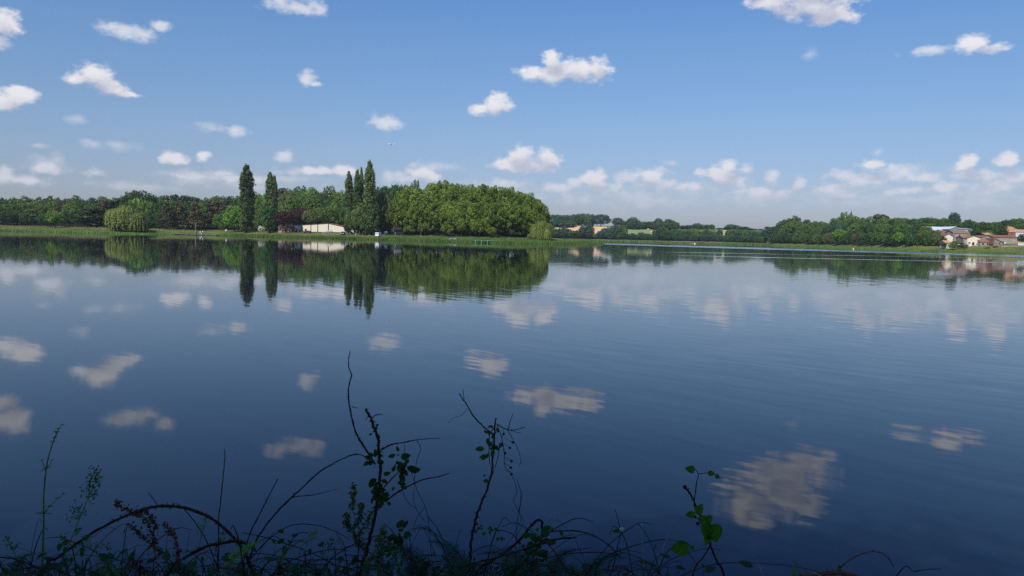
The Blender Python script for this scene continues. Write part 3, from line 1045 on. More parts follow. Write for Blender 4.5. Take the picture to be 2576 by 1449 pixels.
tree('copper_beech', c2(1400, 0)[0], c2(0, 735)[1], 66, 25, 'parasol0', 'copper', 'taller copper beech in front of the red doors of the hall', 'copper beech', 'copper beeches')
tree('street_tree', c2(1520, 0)[0], c2(0, 750)[1], 48, 22, 'parasol0', 'olive', 'small green tree at the left end of the car park row', 'tree', 'small trees along the car park')
tree('street_tree', c2(1605, 0)[0], c2(0, 735)[1], 46, 30, 'parasol0', 'mid', 'small green tree between the other two along the car park', 'tree', 'small trees along the car park')
tree('street_tree', c2(1738, 0)[0], c2(0, 725)[1], 58, 25, 'parasol0', 'mid', 'wide green tree with forked trunk beside the silver parked car', 'tree', 'small trees along the car park')

# ---- grove of planes
G = 'plane trees of the big grove'
pl = [(300, 440, 260, 60, 'dark', 'round2'), (180, 470, 220, 64, 'dark', 'round4'), (420, 430, 240, 60, 'dark', 'wide1'), (560, 396, 170, 46, 'light', 'airy0'),
      (520, 458, 430, 32, 'plane', 'plane0'), (400, 620, 300, 24, 'plane', 'plane1'), (640, 640, 300, 24, 'plane', 'plane0'), (800, 384, 330, 44, 'plane', 'plane1'), (950, 386, 330, 50, 'plane', 'plane0'), (1060, 410, 300, 44, 'plane', 'plane1'),
      (1190, 428, 330, 50, 'plane', 'plane0'), (1320, 436, 320, 44, 'plane', 'plane1'), (1440, 434, 330, 50, 'plane', 'plane0'), (1560, 448, 330, 44, 'plane', 'plane1'), (1700, 460, 320, 48, 'plane', 'plane0'),
      (1830, 492, 320, 42, 'plane', 'plane1'), (1950, 534, 300, 42, 'plane', 'plane0'), (2060, 590, 280, 40, 'plane', 'plane1'), (2130, 660, 220, 44, 'plane', 'plane0'),
      (850, 640, 320, 26, 'plane', 'plane0'), (1020, 620, 320, 28, 'plane', 'plane1'), (1200, 640, 330, 26, 'plane', 'plane0'), (1380, 640, 330, 28, 'plane', 'plane1'), (1560, 650, 330, 26, 'plane', 'plane0'), (1740, 660, 320, 26, 'plane', 'plane1'),
      (1900, 690, 300, 26, 'plane', 'plane0'), (2030, 740, 260, 24, 'plane', 'plane1'), (2130, 820, 200, 30, 'plane', 'plane0')]
pl = sorted(pl)
nf = nb = 0
for zx, zy, zw, off, leaf, var in pl:
    px, top = 930.8 + zx * .2002, 377.4 + zy * .2002
    if var.startswith('plane'):
        if off > 36:
            nb += 1
            lab = 'leafy plane tree on the skyline of the domed grove, %s from the left' % ORD[nb - 1]
        else:
            nf += 1
            lab = 'leafy plane tree in the front rank of the domed grove, %s from the left' % ORD[nf - 1]
        tree('plane_tree', px, top, zw * .2002 * 1.25, off, var, leaf, lab, 'plane tree', G)
    else:
        lab = {180: 'dark tree behind the olive green tree at the left of the grove', 300: 'darker round tree behind the left edge of the plane grove', 420: 'dark green tree rising behind the first front plane',
               560: 'thin airy tree top rising above the left part of the grove'}[zx]
        tree('broadleaf_tree', px, top, zw * .2002, off, var, leaf, lab, 'tree')
for i, (zx, zy, zw, lab) in enumerate([(975, 945, 170, 'small tree with pale trunk left of the white shrub, under the grove'), (1150, 870, 150, 'small leafy tree on a forked trunk right of the white shrub'),
                                       (1340, 905, 170, 'low bright tree above the left end of the green rail'), (1530, 975, 150, 'low bright tree above the right end of the green rail'),
                                       (500, 960, 190, 'low leafy tree skirting the grove behind the notice board'), (690, 930, 180, 'low leafy tree skirting the grove left of the sandy patch')]):
    tree('young_tree', 930.8 + zx * .2002, 377.4 + zy * .2002, zw * .2002, 16 if i < 4 else 20, 'young0', 'plane', lab, 'tree', 'small trees at the foot of the grove')
for i in range(17):  # made-up shrubs, added to darken the pale gap under the crowns
    px = 962 + i * 25
    tree('shade_fill_shrub', px, 578 + 4 * math.sin(i * 2.1), 44, 46 + 5 * math.sin(i * 1.7), 'bush%d' % (i % 2), 'dark', 'dark shrub added to deepen the shade under the plane grove, %s from the left' % ORD[i], 'shrub', 'shrubs added to darken the shade of the grove')
for i in range(9):  # nearer row of added shrubs, also standing in for shade
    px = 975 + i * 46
    tree('shade_fill_shrub', px, 586 + 2 * math.sin(i * 2.1), 36, 30 + 3 * math.sin(i * 1.7), 'bush%d' % (i % 2), 'dark', 'low dark shrub added as shade among the nearer grove trunks, %s from the left' % ORD[i], 'shrub', 'shrubs added to darken the shade of the grove')
tree('weeping_willow', 930.8 + 2150 * .2002, 377.4 + 878 * .2002, 60, 0, 'willow1', 'willow', 'yellow-green weeping willow at the right end of the grove', 'willow', 'weeping willows', D=306)
tree('weeping_willow', 930.8 + 2035 * .2002, 377.4 + 1040 * .2002, 26, 0, 'willow0', 'willow', 'small low willow touching the left side of the right-hand willow', 'willow', 'weeping willows', D=303)

# ---- far shore
rows(R4, [(215, 370, 140, 'far'), (290, 366, 120, 'blue'), (370, 364, 150, 'far'), (450, 376, 130, 'blue'), (520, 370, 150, 'far'), (600, 380, 120, 'blue'), (680, 358, 150, 'far'), (770, 350, 160, 'far'), (860, 346, 150, 'far'), (940, 348, 130, 'far'), (1010, 360, 110, 'blue'),
          (1180, 350, 360, 'blue', 'dome0'), (1490, 414, 215, 'blue', 'dome0'), (1640, 488, 120, 'far'), (1720, 440, 130, 'far'), (1790, 412, 170, 'far'), (1870, 470, 130, 'far'), (1980, 496, 150, 'far'), (2070, 496, 130, 'far'), (2150, 490, 120, 'far'), (2250, 436, 160, 'blue'), (2340, 490, 130, 'far'),
          (2430, 450, 150, 'far'), (2520, 476, 140, 'far'), (1590, 500, 90, 'far')],
     162, SH_B, 'hilltop row above the tan field', 'hilltop trees across the lake', 1.15, 4)
rows(R4, [(240, 460, 240, 'blue'), (340, 450, 240, 'blue'), (450, 470, 260, 'blue'), (560, 480, 200, 'far'), (660, 500, 120, 'far'), (240, 560, 180, 'far', 'hedge0'), (1780, 520, 240, 'blue', 'hedge1'), (1900, 540, 180, 'far', 'hedge2'), (2010, 545, 200, 'blue', 'hedge0'), (2130, 560, 180, 'far', 'hedge1'),
          (2220, 560, 150, 'brown', 'hedge2'), (2330, 520, 260, 'far'), (2460, 520, 260, 'far'), (1680, 560, 180, 'far', 'hedge0')],
     135, SH_B, 'row just under that hilltop', 'hilltop trees across the lake', 1.15, 4)
rows(R4, [(300, 620, 210, 'far', 'hedge0'), (390, 640, 170, 'far', 'hedge1'), (480, 592, 190, 'blue', 'hedge2'), (590, 640, 190, 'far', 'hedge0'), (700, 670, 170, 'far', 'hedge1'), (790, 650, 170, 'far', 'hedge2'), (860, 578, 190, 'blue', 'hedge0'), (975, 542, 150, 'blue', 'hedge1'), (940, 650, 200, 'far', 'hedge2'),
          (1070, 750, 80, 'mid', 'bush0'), (1180, 670, 180, 'blue', 'hedge0'), (1270, 620, 180, 'blue', 'hedge1'), (1370, 600, 200, 'blue', 'hedge2'), (1470, 560, 220, 'blue', 'hedge0'), (1570, 560, 200, 'mid', 'hedge1'), (1640, 720, 150, 'blue', 'hedge2'), (1770, 712, 140, 'blue', 'hedge0'), (1850, 740, 110, 'blue', 'hedge1'),
          (1930, 700, 160, 'blue', 'hedge2'), (2050, 718, 150, 'blue', 'hedge0'), (2130, 740, 120, 'blue', 'hedge1'), (2240, 640, 180, 'blue', 'hedge2'), (2350, 590, 220, 'far', 'hedge0'), (2460, 690, 180, 'blue', 'hedge1'), (2560, 640, 200, 'far', 'hedge2'), (1110, 720, 100, 'blue', 'hedge1'), (1330, 700, 180, 'blue', 'hedge1'), (1480, 690, 170, 'far', 'hedge2')],
     34, SH_B, 'lakeside hedge below the tan field', 'hedgerow trees across the lake', 1.12, 3)
rows(R5, [(110, 450, 130, 'far'), (190, 490, 130, 'far'), (260, 515, 110, 'far'), (380, 568, 150, 'brown'), (470, 560, 120, 'blue'), (560, 556, 120, 'far'), (640, 524, 150, 'far'), (730, 550, 130, 'far'), (820, 556, 100, 'blue'), (910, 550, 120, 'far'), (1060, 613, 110, 'blue', 'dome0'), (1150, 655, 90, 'brown'),
          (1190, 590, 110, 'blue'), (1270, 546, 180, 'far'), (1370, 566, 150, 'far'), (1450, 588, 130, 'far'), (1530, 592, 150, 'far'), (1620, 620, 120, 'far'), (1700, 660, 110, 'blue'), (1830, 645, 70, 'blue'), (1960, 588, 130, 'blue', 'dome0'), (2050, 600, 110, 'blue'), (2110, 584, 150, 'blue')],
     150, SH_B, 'far skyline right of the fields', 'skyline trees across the lake', 1.15, 5)
rows(R5, [(30, 620, 180, 'far', 'hedge0'), (140, 650, 170, 'far', 'hedge1'), (250, 640, 170, 'far', 'hedge2'), (360, 650, 170, 'far', 'hedge0'), (470, 650, 160, 'far', 'hedge1'), (590, 630, 170, 'mid', 'hedge2'), (700, 690, 140, 'far', 'hedge0'), (810, 640, 120, 'far', 'hedge1'), (920, 690, 130, 'blue', 'hedge2'),
          (1060, 640, 120, 'far', 'hedge0'), (1250, 650, 170, 'far', 'hedge1'), (1360, 640, 180, 'far', 'hedge2'), (1470, 650, 180, 'far', 'hedge0'), (1580, 660, 170, 'far', 'hedge1'), (1690, 680, 160, 'far', 'hedge2'), (1800, 690, 160, 'far', 'hedge0'), (1900, 690, 160, 'far', 'hedge1'), (2010, 660, 170, 'far', 'hedge2'), (2110, 650, 170, 'blue', 'hedge0')],
     80, SH_B, 'upper hedge of the far bay', 'hedgerow trees in the far bay', 1.12, 5)
rows(R5, [(-20, 730, 130, 'far', 'hedge0'), (70, 720, 150, 'far', 'hedge1'), (170, 730, 140, 'blue', 'hedge2'), (270, 720, 140, 'far', 'hedge0'), (370, 740, 150, 'far', 'hedge1'), (470, 745, 150, 'blue', 'hedge2'), (570, 740, 150, 'far', 'hedge0'), (670, 735, 150, 'mid', 'hedge1'), (770, 745, 150, 'blue', 'hedge2'),
          (870, 740, 150, 'blue', 'hedge0'), (980, 735, 150, 'far', 'hedge1'), (1080, 755, 140, 'blue', 'hedge2'), (1180, 750, 150, 'far', 'hedge0'), (1290, 745, 150, 'far', 'hedge1'), (1390, 755, 150, 'blue', 'hedge2'), (1490, 765, 150, 'far', 'hedge0'), (1590, 765, 150, 'far', 'hedge1'), (1690, 770, 150, 'blue', 'hedge2'),
          (1790, 775, 140, 'far', 'hedge0'), (1880, 780, 140, 'mid', 'hedge1'), (1970, 770, 150, 'far', 'hedge2'), (2070, 760, 160, 'blue', 'hedge0')],
     34, SH_B, 'lakeside hedge of the far bay', 'hedgerow trees in the far bay', 1.15, 3)

# ---- promontory on the right
rows(R6, [(60, 640, 160, 'blue'), (160, 620, 160, 'blue'), (250, 600, 160, 'dark'), (330, 500, 170, 'dark'), (420, 446, 220, 'dark'), (510, 430, 200, 'mid'), (600, 412, 200, 'dark'), (800, 450, 160, 'dark'), (900, 505, 160, 'mid'), (980, 494, 170, 'mid'), (1080, 496, 160, 'mid'), (1170, 512, 150, 'mid'), (1330, 440, 180, 'mid'), (1500, 330, 230, 'light', 'airy0'), (1620, 315, 90, 'olive', 'airy1'),
          (1420, 430, 200, 'dark'), (1690, 392, 210, 'mid'), (1800, 440, 170, 'mid'), (1880, 428, 180, 'mid'), (1990, 424, 180, 'mid'), (2180, 342, 220, 'cedar', 'umbrella0'), (2120, 430, 180, 'mid'), (2230, 420, 200, 'mid'), (2350, 455, 160, 'mid'), (2440, 450, 160, 'dark'), (2550, 435, 180, 'mid')],
     85, SH_C, 'skyline row, right promontory', 'trees of the right promontory', 1.2, 5)
rows(R6, [(330, 620, 220, 'dark'), (600, 476, 340, 'light', 'plane0'), (450, 560, 240, 'mid'), (780, 560, 220, 'mid'), (900, 610, 220, 'light'), (1020, 600, 220, 'mid'), (1130, 640, 170, 'light'), (1240, 560, 220, 'dark'), (1360, 540, 260, 'blue'), (1500, 520, 260, 'blue'), (1620, 500, 240, 'dark'), (1740, 520, 240, 'mid'),
          (1860, 540, 240, 'mid'), (1980, 540, 240, 'dark'), (2100, 540, 240, 'mid'), (2220, 540, 240, 'mid'), (2340, 560, 220, 'mid'), (2450, 570, 220, 'mid'), (2560, 560, 220, 'mid')],
     55, SH_C, 'middle row, right promontory', 'trees of the right promontory', 1.2, 4)
rows(R6, [(170, 800, 130, 'far', 'hedge1'), (230, 700, 150, 'dark', 'hedge2'), (310, 720, 170, 'dark', 'hedge0'), (420, 700, 200, 'dark', 'hedge1'), (540, 720, 200, 'dark', 'hedge2'), (680, 700, 200, 'mid', 'hedge0'), (790, 720, 180, 'mid', 'hedge1'), (900, 730, 180, 'dark', 'hedge2'), (1020, 740, 180, 'mid', 'hedge0'), (1120, 760, 160, 'dark', 'hedge1'), (1200, 720, 170, 'olive', 'hedge2'),
          (1300, 690, 150, 'brown', 'hedge0'), (1455, 645, 290, 'bright', 'chestnut0'), (1600, 700, 180, 'dark', 'hedge1'), (1900, 720, 200, 'dark', 'hedge2'), (2000, 700, 200, 'dark'), (2150, 690, 230, 'mid', 'chestnut0'), (2280, 720, 230, 'mid', 'chestnut0'), (2400, 760, 200, 'dark', 'hedge0'), (2520, 710, 230, 'mid', 'chestnut0')],
     24, SH_C, 'front row, right promontory', 'trees of the right promontory', 1.15, 3)
tree('broadleaf_tree', 1918.2 + 1720 * .1343, 490.6 + 740 * .1343, 18, 20, 'young0', 'rust', 'thin brown half-dead tree, left one of the pair on the promontory', 'tree', 'brown trees on the promontory', SH_C)
tree('broadleaf_tree', 1918.2 + 1820 * .1343, 490.6 + 695 * .1343, 22, 21, 'young0', 'rust', 'taller brown half-dead tree, right one of the pair on the promontory', 'tree', 'brown trees on the promontory', SH_C)
rows(R7, [(60, 445, 190, 'mid'), (160, 428, 200, 'mid'), (320, 424, 200, 'mid'), (480, 436, 190, 'dark'), (640, 420, 200, 'mid'), (760, 418, 200, 'dark'), (880, 448, 180, 'mid'), (980, 440, 170, 'mid'), (1060, 432, 170, 'mid'), (1240, 328, 190, 'blue', 'chestnut0'), (1150, 460, 160, 'dark'), (1380, 500, 150, 'mid'), (1500, 454, 150, 'dark'),
          (1590, 490, 150, 'mid'), (1680, 512, 150, 'mid'), (1770, 502, 150, 'dark'), (1880, 508, 160, 'mid'), (1990, 505, 160, 'mid'), (2100, 496, 170, 'mid'), (2210, 468, 190, 'dark'), (2350, 444, 190, 'mid'), (2460, 440, 190, 'mid'), (2570, 470, 180, 'mid'), (2680, 480, 180, 'mid')],
     150, SH_C, 'skyline row behind the hamlet', 'trees behind the hamlet', 1.25, 6)
rows(R7, [(700, 520, 200, 'mid'), (860, 530, 200, 'mid'), (1000, 520, 190, 'dark'), (1130, 530, 190, 'mid'), (1300, 540, 200, 'mid'), (1430, 540, 200, 'dark'), (1560, 560, 210, 'dark'), (1700, 570, 200, 'mid'), (1840, 560, 210, 'dark'), (1980, 570, 210, 'mid'), (2340, 540, 200, 'mid'), (2480, 540, 200, 'mid'), (2600, 560, 200, 'dark')],
     128, SH_C, 'row right behind the barn roofs', 'trees behind the hamlet', 1.2, 4)
rows(R7, [(20, 560, 240, 'mid'), (150, 560, 240, 'dark'), (290, 550, 240, 'mid'), (430, 560, 240, 'mid'), (570, 560, 230, 'dark'), (690, 580, 180, 'mid'), (780, 588, 130, 'olive')],
     55, SH_C, 'middle row left of the hamlet', 'trees left of the hamlet', 1.2, 3)
rows(R7, [(100, 720, 220, 'dark', 'hedge0'), (330, 740, 200, 'dark', 'hedge1'), (440, 700, 230, 'dark', 'hedge2'), (560, 740, 200, 'dark', 'hedge0'), (680, 650, 220, 'mid', 'hedge1'), (800, 720, 210, 'dark', 'hedge2'), (910, 740, 190, 'mid', 'hedge0'), (1010, 760, 200, 'dark', 'hedge1'), (950, 650, 110, 'olive', 'round2')],
     26, SH_C, 'front row left of the hamlet', 'trees left of the hamlet', 1.1, 2)
tree('young_tree', 2230.2 + 215 * .1343, 490.6 + 705 * .1343, 28, 17, 'young0', 'bright', 'bright green tree with pale trunk before the dark trees left of the hamlet', 'tree', None, SH_C)
HB = 'shrubs and trees among the hamlet houses'
for zx, zy, zb, zw, D, leaf, var, nm, lab in [
        (1195, 655, 780, 120, 372, 'mid', 'hedge0', 'broadleaf_tree', 'small green tree between the barn roof and the white gabled house'),
        (1680, 640, 780, 300, 374, 'dark', 'hedge1', 'broadleaf_tree', 'wide dark tree behind the chimney of the cream house'),
        (2120, 555, 760, 260, 380, 'dark', 'hedge2', 'broadleaf_tree', 'big dark tree left of the orange-roofed houses'),
        (2530, 730, 880, 150, 356, 'dark', 'hedge1', 'broadleaf_tree', 'dark tree at the right end of the long stone house'),
        (1250, 830, 940, 130, 341, 'olive', 'bush0', 'shrub', 'yellowish shrub left of the cream gabled house'),
        (1240, 890, 990, 170, 339, 'mid', 'bush1', 'shrub', 'dark green round shrub below the yellowish one'),
        (1440, 900, 990, 190, 340, 'mid', 'bush0', 'shrub', 'green shrub right of the white sheet, before the cream house'),
        (1882, 960, 1020, 100, 337, 'mid', 'bush1', 'shrub', 'round green shrub on the bank below the porch house'),
        (2045, 932, 990, 84, 340, 'mid', 'bush0', 'shrub', 'round green shrub against the small stone gable'),
        (1060, 860, 960, 140, 346, 'dark', 'bush1', 'shrub', 'dark shrub beside the low pink-roofed shed'),
        (1390, 880, 930, 130, 346, 'brown', 'bush1', 'shrub', 'brownish shrub against the ruined stone building')]:
    tree(nm, 2230.2 + zx * .1343, 490.6 + zy * .1343, zw * .1343, 0, var, leaf, lab, 'tree' if nm != 'shrub' else 'shrub', HB, None, D=D, bottom=490.6 + zb * .1343)
M_WHITEFL = mat_leaf('blossom_white', (.10, .16, .05), (.75, .75, .70), scale=3, hue=.01)
tree('flowering_shrub', 1141, 596.5, 24, 3, 'bush0', M_WHITEFL, 'white flowering shrub at the water edge below the grove', 'shrub')
tree('flowering_shrub', c2(905, 0)[0], c2(0, 935)[1], 20, 22, 'bush1', M_WHITEFL, 'pale blossoming shrub left of the slim poplar', 'shrub')
# trees on the near bank, behind the photographer: they shade the foreground
for i, (x, y, h, w, lab) in enumerate([(-2.2, -6.5, 13, 9, 'big bank tree straight behind the path, casting shade on the brambles'), (5.0, -6.0, 12, 9, 'broad bank tree casting shade on the right of the foreground'),
                                       (-9.5, -6.0, 12, 9, 'broad bank tree casting shade on the left of the foreground'), (-5.5, -12, 17, 11, 'taller tree standing behind the others on the near bank')]):
    r = empty('bank_tree', (x, y, gz(x, y)), i * 1.3)
    r.scale = (w, w, h)
    cm, tm = crown_mesh('wide%d' % (i % 3), LEAF['dark'])
    for n_, me in (('crown', cm), ('trunk', tm)):
        o = bpy.data.objects.new(n_, me)
        COL.objects.link(o)
        o.parent = r
    tag(r, lab, 'tree', 'trees on the near bank')

# ------------------------------------------------------------------ materials for made things
def mat_stone(name, c1, c2, scale=1.6):
    m, nt, b = new_mat(name)
    tc = nt.nodes.new('ShaderNodeTexCoord')
    vo = nt.nodes.new('ShaderNodeTexVoronoi')
    vo.inputs['Scale'].default_value = scale
    nz = nt.nodes.new('ShaderNodeTexNoise')
    nz.inputs['Scale'].default_value = .7
    nz.inputs['Detail'].default_value = 5
    for n in (vo, nz):
        nt.links.new(tc.outputs['Object'], n.inputs['Vector'])
    sp = nt.nodes.new('ShaderNodeSeparateColor')
    nt.links.new(vo.outputs['Color'], sp.inputs[0])
    k = mth(nt, 'ADD', mth(nt, 'MULTIPLY', sp.outputs[0], .5), mth(nt, 'MULTIPLY', nz.outputs[0], .5))
    mx = nd(nt, 'ShaderNodeMix', data_type='RGBA')
    nt.links.new(k, mx.inputs[0])
    mx.inputs[6].default_value = (*c1, 1)
    mx.inputs[7].default_value = (*c2, 1)
    nt.links.new(mx.outputs[2], b.inputs['Base Color'])
    b.inputs['Roughness'].default_value = .95
    b.inputs['Specular IOR Level'].default_value = .1
    return m


M_CREAM = mat_plain('render_cream', (.72, .64, .50), .9, var=.04, scale=.8)
M_HALL = mat_plain('render_pale_cream', (.74, .68, .55), .9, var=.03, scale=.5)
M_WHITE = mat_plain('paint_white', (.80, .80, .78), .5, var=.03)
M_STONE = mat_stone('rubble_stone', (.12, .10, .085), (.36, .30, .25))
M_STONE_P = mat_stone('rubble_stone_pinkish', (.20, .17, .15), (.42, .36, .31))
M_BRICK = mat_stone('brick_pink', (.30, .13, .08), (.48, .27, .19), 3)
M_REDBRICK = mat_stone('brick_red', (.24, .08, .055), (.36, .15, .10), 3)
M_TILE = mat_stone('roof_tile_brown_red', (.15, .085, .065), (.30, .18, .14), 2.2)
M_TILE_O = mat_stone('roof_tile_orange', (.36, .18, .11), (.52, .31, .20), 2.2)
M_TILE_D = mat_stone('roof_tile_dark', (.13, .06, .05), (.26, .13, .10), 2.2)
M_METAL = mat_plain('sheet_metal_pale', (.62, .66, .70), .45, .1, var=.08, scale=.4)
M_METAL_D = mat_plain('sheet_metal_grey', (.22, .25, .28), .55, .2, var=.1, scale=.4)
M_RED = mat_plain('paint_dark_red', (.28, .035, .03), .6, var=.08)
M_DARK = mat_plain('interior_dark', (.012, .012, .014), .9, var=.1)
M_GREY = mat_plain('paint_grey', (.30, .31, .33), .6, var=.06)
M_WOOD = mat_plain('wood_brown', (.16, .10, .06), .85, var=.15, scale=5)
M_WOOD_P = mat_plain('wood_weathered', (.34, .31, .26), .85, var=.15, scale=5)
M_PEACH = mat_plain('render_peach', (.74, .46, .26), .9, var=.04)
M_BLUEW = mat_plain('render_bluish_white', (.55, .60, .66), .9, var=.04)
M_GREEN = mat_plain('paint_green', (.16, .34, .20), .6, var=.08)
M_CONC = mat_plain('concrete', (.42, .40, .36), .9, var=.1)
M_GRAVEL = mat_plain('gravel_pale', (.50, .42, .31), .95, var=.12, scale=2)
M_TYRE = mat_plain('rubber', (.012, .012, .012), .8)
M_RIM = mat_plain('rim_alloy', (.45, .46, .48), .35, .7)
M_SKIN = mat_plain('skin', (.45, .27, .19), .6, var=.04)
M_STRAW = mat_plain('ripe_wheat', (.60, .40, .22), .95, var=.08, scale=.12)


def mat_gloss(name, col, rough=.25, metal=0.0, coat=.6):
    m, nt, b = new_mat(name)
    b.inputs['Base Color'].default_value = (*col, 1)
    b.inputs['Roughness'].default_value = rough
    b.inputs['Metallic'].default_value = metal
    b.inputs['Coat Weight'].default_value = coat
    return m


M_GLASS = mat_gloss('window_glass', (.02, .025, .03), .08, 0, 0)
M_SILVER = mat_gloss('car_paint_silver_grey', (.20, .21, .24), .3, .4)
M_DKBLUE = mat_gloss('car_paint_dark_blue', (.010, .014, .035), .25)
M_BLUEGREY = mat_gloss('car_paint_blue_grey', (.09, .12, .17), .25, .3)
M_BLACKC = mat_gloss('car_paint_black', (.012, .012, .014), .25)
M_VAN = mat_gloss('van_paint_white', (.80, .80, .80), .35)
M_LAMP = mat_gloss('lamp_glass', (.75, .78, .80), .15)
M_TAIL = mat_gloss('tail_lamp', (.35, .02, .02), .2)


# ------------------------------------------------------------------ buildings
def r8(zx, zy):
    return 2327 + zx * .09668, 553.5 + zy * .09668


def opening(parent, name, x0, x1, z0, z1, yf, frame, pane, label=None, arch=0.07):
    """window or door on a front wall at y = yf: frame ring with a pane set in it"""
    b = MB()
    t = min(.09, (x1 - x0) * .18)
    b.box(x0, x0 + t, yf - .06, yf + .02, z0, z1)
    b.box(x1 - t, x1, yf - .06, yf + .02, z0, z1)
    b.box(x0 + t, x1 - t, yf - .06, yf + .02, z1 - t, z1)
    if name == 'window':
        b.box(x0 - .04, x1 + .04, yf - .1, yf + .02, z0 - .07, z0)
    f = b.build(name, frame, parent)
    p = MB()
    p.box(x0 + t, x1 - t, yf - .025, yf + .015, z0, z1 - t)
    p.build('pane' if name == 'window' else 'panel', pane, f)
    if label:
        f['label'] = label
    return f


def house(name, label, px0, px1, ybase, yeave, yridge, D, depth, front, wallm, roofm, cat='house', group=None, opens=(), chimney=None, apex=None, over=.25, yeave_r=None):
    """front: 'gable' (ridge runs away from the viewer) or 'side' (ridge runs across)"""
    xa, xb = gx(px0, D), gx(px1, D)
    zb = pt((px0 + px1) / 2, ybase, D).z
    cx = (xa + xb) / 2
    hz = lambda y, px=(px0 + px1) / 2: pt(px, y, D).z - zb
    w = (xb - xa) / 2
    g = gz(cx, D) - zb
    lo = min(-.4, g - .4)
    he, hr = hz(yeave), hz(yridge)
    root = empty(name, (cx, D, zb))
    tag(root, label, cat, group)
    wb, rb = MB(), MB()
    th = .16
    if front == 'gable':
        ax = 0 if apex is None else gx(apex, D) - cx
        her = he if yeave_r is None else hz(yeave_r)
        wb.prism([(-w, lo), (w, lo), (w, her), (ax, hr), (-w, he)], 0, depth)
        wb.build('wall', wallm, root)
        for sx, hh in ((-1, he), (1, her)):
            s = (hr - hh) / (abs(sx * w - ax))
            xe = sx * (w + over)
            ze = hh - s * over
            poly = [(xe, ze + .02), (ax, hr + .02), (ax, hr + th), (xe, ze + th)]
            if sx > 0:
                poly = poly[::-1]
            rb.prism(poly, -over, depth + over)
        ry = depth * .4
    else:
        wb.add([(-w, 0, lo), (w, 0, lo), (w, depth, lo), (-w, depth, lo), (-w, 0, he), (w, 0, he), (w, depth, he), (-w, depth, he), (-w, depth / 2, hr), (w, depth / 2, hr)],
               [(0, 3, 2, 1), (0, 1, 5, 4), (2, 3, 7, 6), (1, 2, 6, 9, 5), (3, 0, 4, 8, 7), (4, 5, 9, 8), (6, 7, 8, 9)])
        wb.build('wall', wallm, root)
        s = (hr - he) / (depth / 2)
        for y0, y1 in ((-over, depth / 2), (depth + over, depth / 2)):
            ze = he - s * over
            vs = []
            for x in (-w - over, w + over):
                vs += [(x, y0, ze + .03), (x, y1, hr + .03), (x, y1, hr + .03 + th), (x, y0, ze + .03 + th)]
            rb.add(vs, [(0, 1, 2, 3), (7, 6, 5, 4), (0, 4, 5, 1), (1, 5, 6, 2), (2, 6, 7, 3), (3, 7, 4, 0)])
        ry = depth / 2
    roof = rb.build('roof', roofm, root)
    if chimney is not None:
        cpx, ctop = chimney
        x = gx(cpx, D) - cx
        c = MB()
        c.box(x - .3, x + .3, ry - .3, ry + .3, he, hz(ctop))
        c.box(x - .36, x + .36, ry - .36, ry + .36, hz(ctop), hz(ctop) + .12)
        c.build('chimney', M_BRICK, roof)
    for (nm, q0, q1, ytop, ybot, fr, pn) in opens:
        opening(root, nm, gx(q0, D) - cx, gx(q1, D) - cx, hz(ybot), hz(ytop), 0, fr, pn)
    return root


def h8(name, label, zx0, zx1, zb, ze, zr, D, depth, front, wm, rm, opens=(), chim=None, apex=None, zer=None, **kw):
    X = lambda z: 2327 + z * .09668
    Y = lambda z: 553.5 + z * .09668
    return house(name, label, X(zx0), X(zx1), Y(zb), Y(ze), Y(zr), D, depth, front, wm, rm, opens=[(n, X(a), X(b_), Y(t), Y(bo), f, p) for n, a, b_, t, bo, f, p in opens],
                 chimney=None if chim is None else (X(chim[0]), Y(chim[1])), apex=None if apex is None else X(apex), yeave_r=None if zer is None else Y(zer), **kw)


HG = 'buildings of the lakeside hamlet'
h8('gabled_house', 'small cream house with low gable facing the lake and a white-framed door', 1090, 1420, 665, 470, 412, 350, 7.5, 'gable', M_CREAM, M_TILE,
   [('window', 1105, 1180, 575, 612, M_WHITE, M_GLASS), ('door', 1212, 1282, 572, 660, M_WHITE, M_DARK)], (1222, 358), group=HG)
h8('stone_annex', 'narrow grey stone annex with red lean roof left of the cream house', 985, 1088, 650, 470, 420, 352, 6, 'side', M_STONE, M_TILE, group=HG)
h8('gabled_house', 'white gabled house behind shrubs at the left end of the hamlet', 490, 710, 540, 415, 362, 362, 8, 'gable', M_CREAM, M_TILE_D, group=HG, zer=430)
h8('farm_building', 'brown-roofed farm building behind the left white gable', 360, 620, 470, 395, 285, 372, 9, 'side', M_STONE, M_TILE_D, group=HG)
h8('stone_house', 'old rubble stone building with broad red roof behind the cream house', 750, 1140, 600, 350, 272, 366, 9, 'side', M_STONE_P, M_TILE,
   [('window', 865, 900, 375, 440, M_WOOD, M_DARK), ('door', 830, 890, 450, 475, M_WOOD_P, M_DARK)], group=HG)
h8('stone_house', 'stone house with broad grey gable behind the porch', 1400, 1780, 600, 480, 405, 356, 8, 'gable', M_STONE_P, M_TILE_D, (), None, group=HG)
h8('stone_house', 'low stone house with red lean roof over a dark open porch', 1430, 1760, 665, 570, 500, 348, 6, 'side', M_STONE_P, M_TILE,
   [('window', 1480, 1525, 600, 645, M_WOOD, M_DARK), ('door', 1610, 1645, 585, 665, M_WOOD, M_DARK), ('door', 1690, 1755, 560, 650, M_WOOD, M_DARK)], group=HG)
h8('stone_house', 'small stone gable with one dark window left of the long house', 1775, 2012, 700, 560, 482, 345, 7, 'gable', M_STONE, M_TILE_D,
   [('window', 1916, 1952, 590, 628, M_WOOD, M_DARK)], apex=1790, group=HG, zer=575)
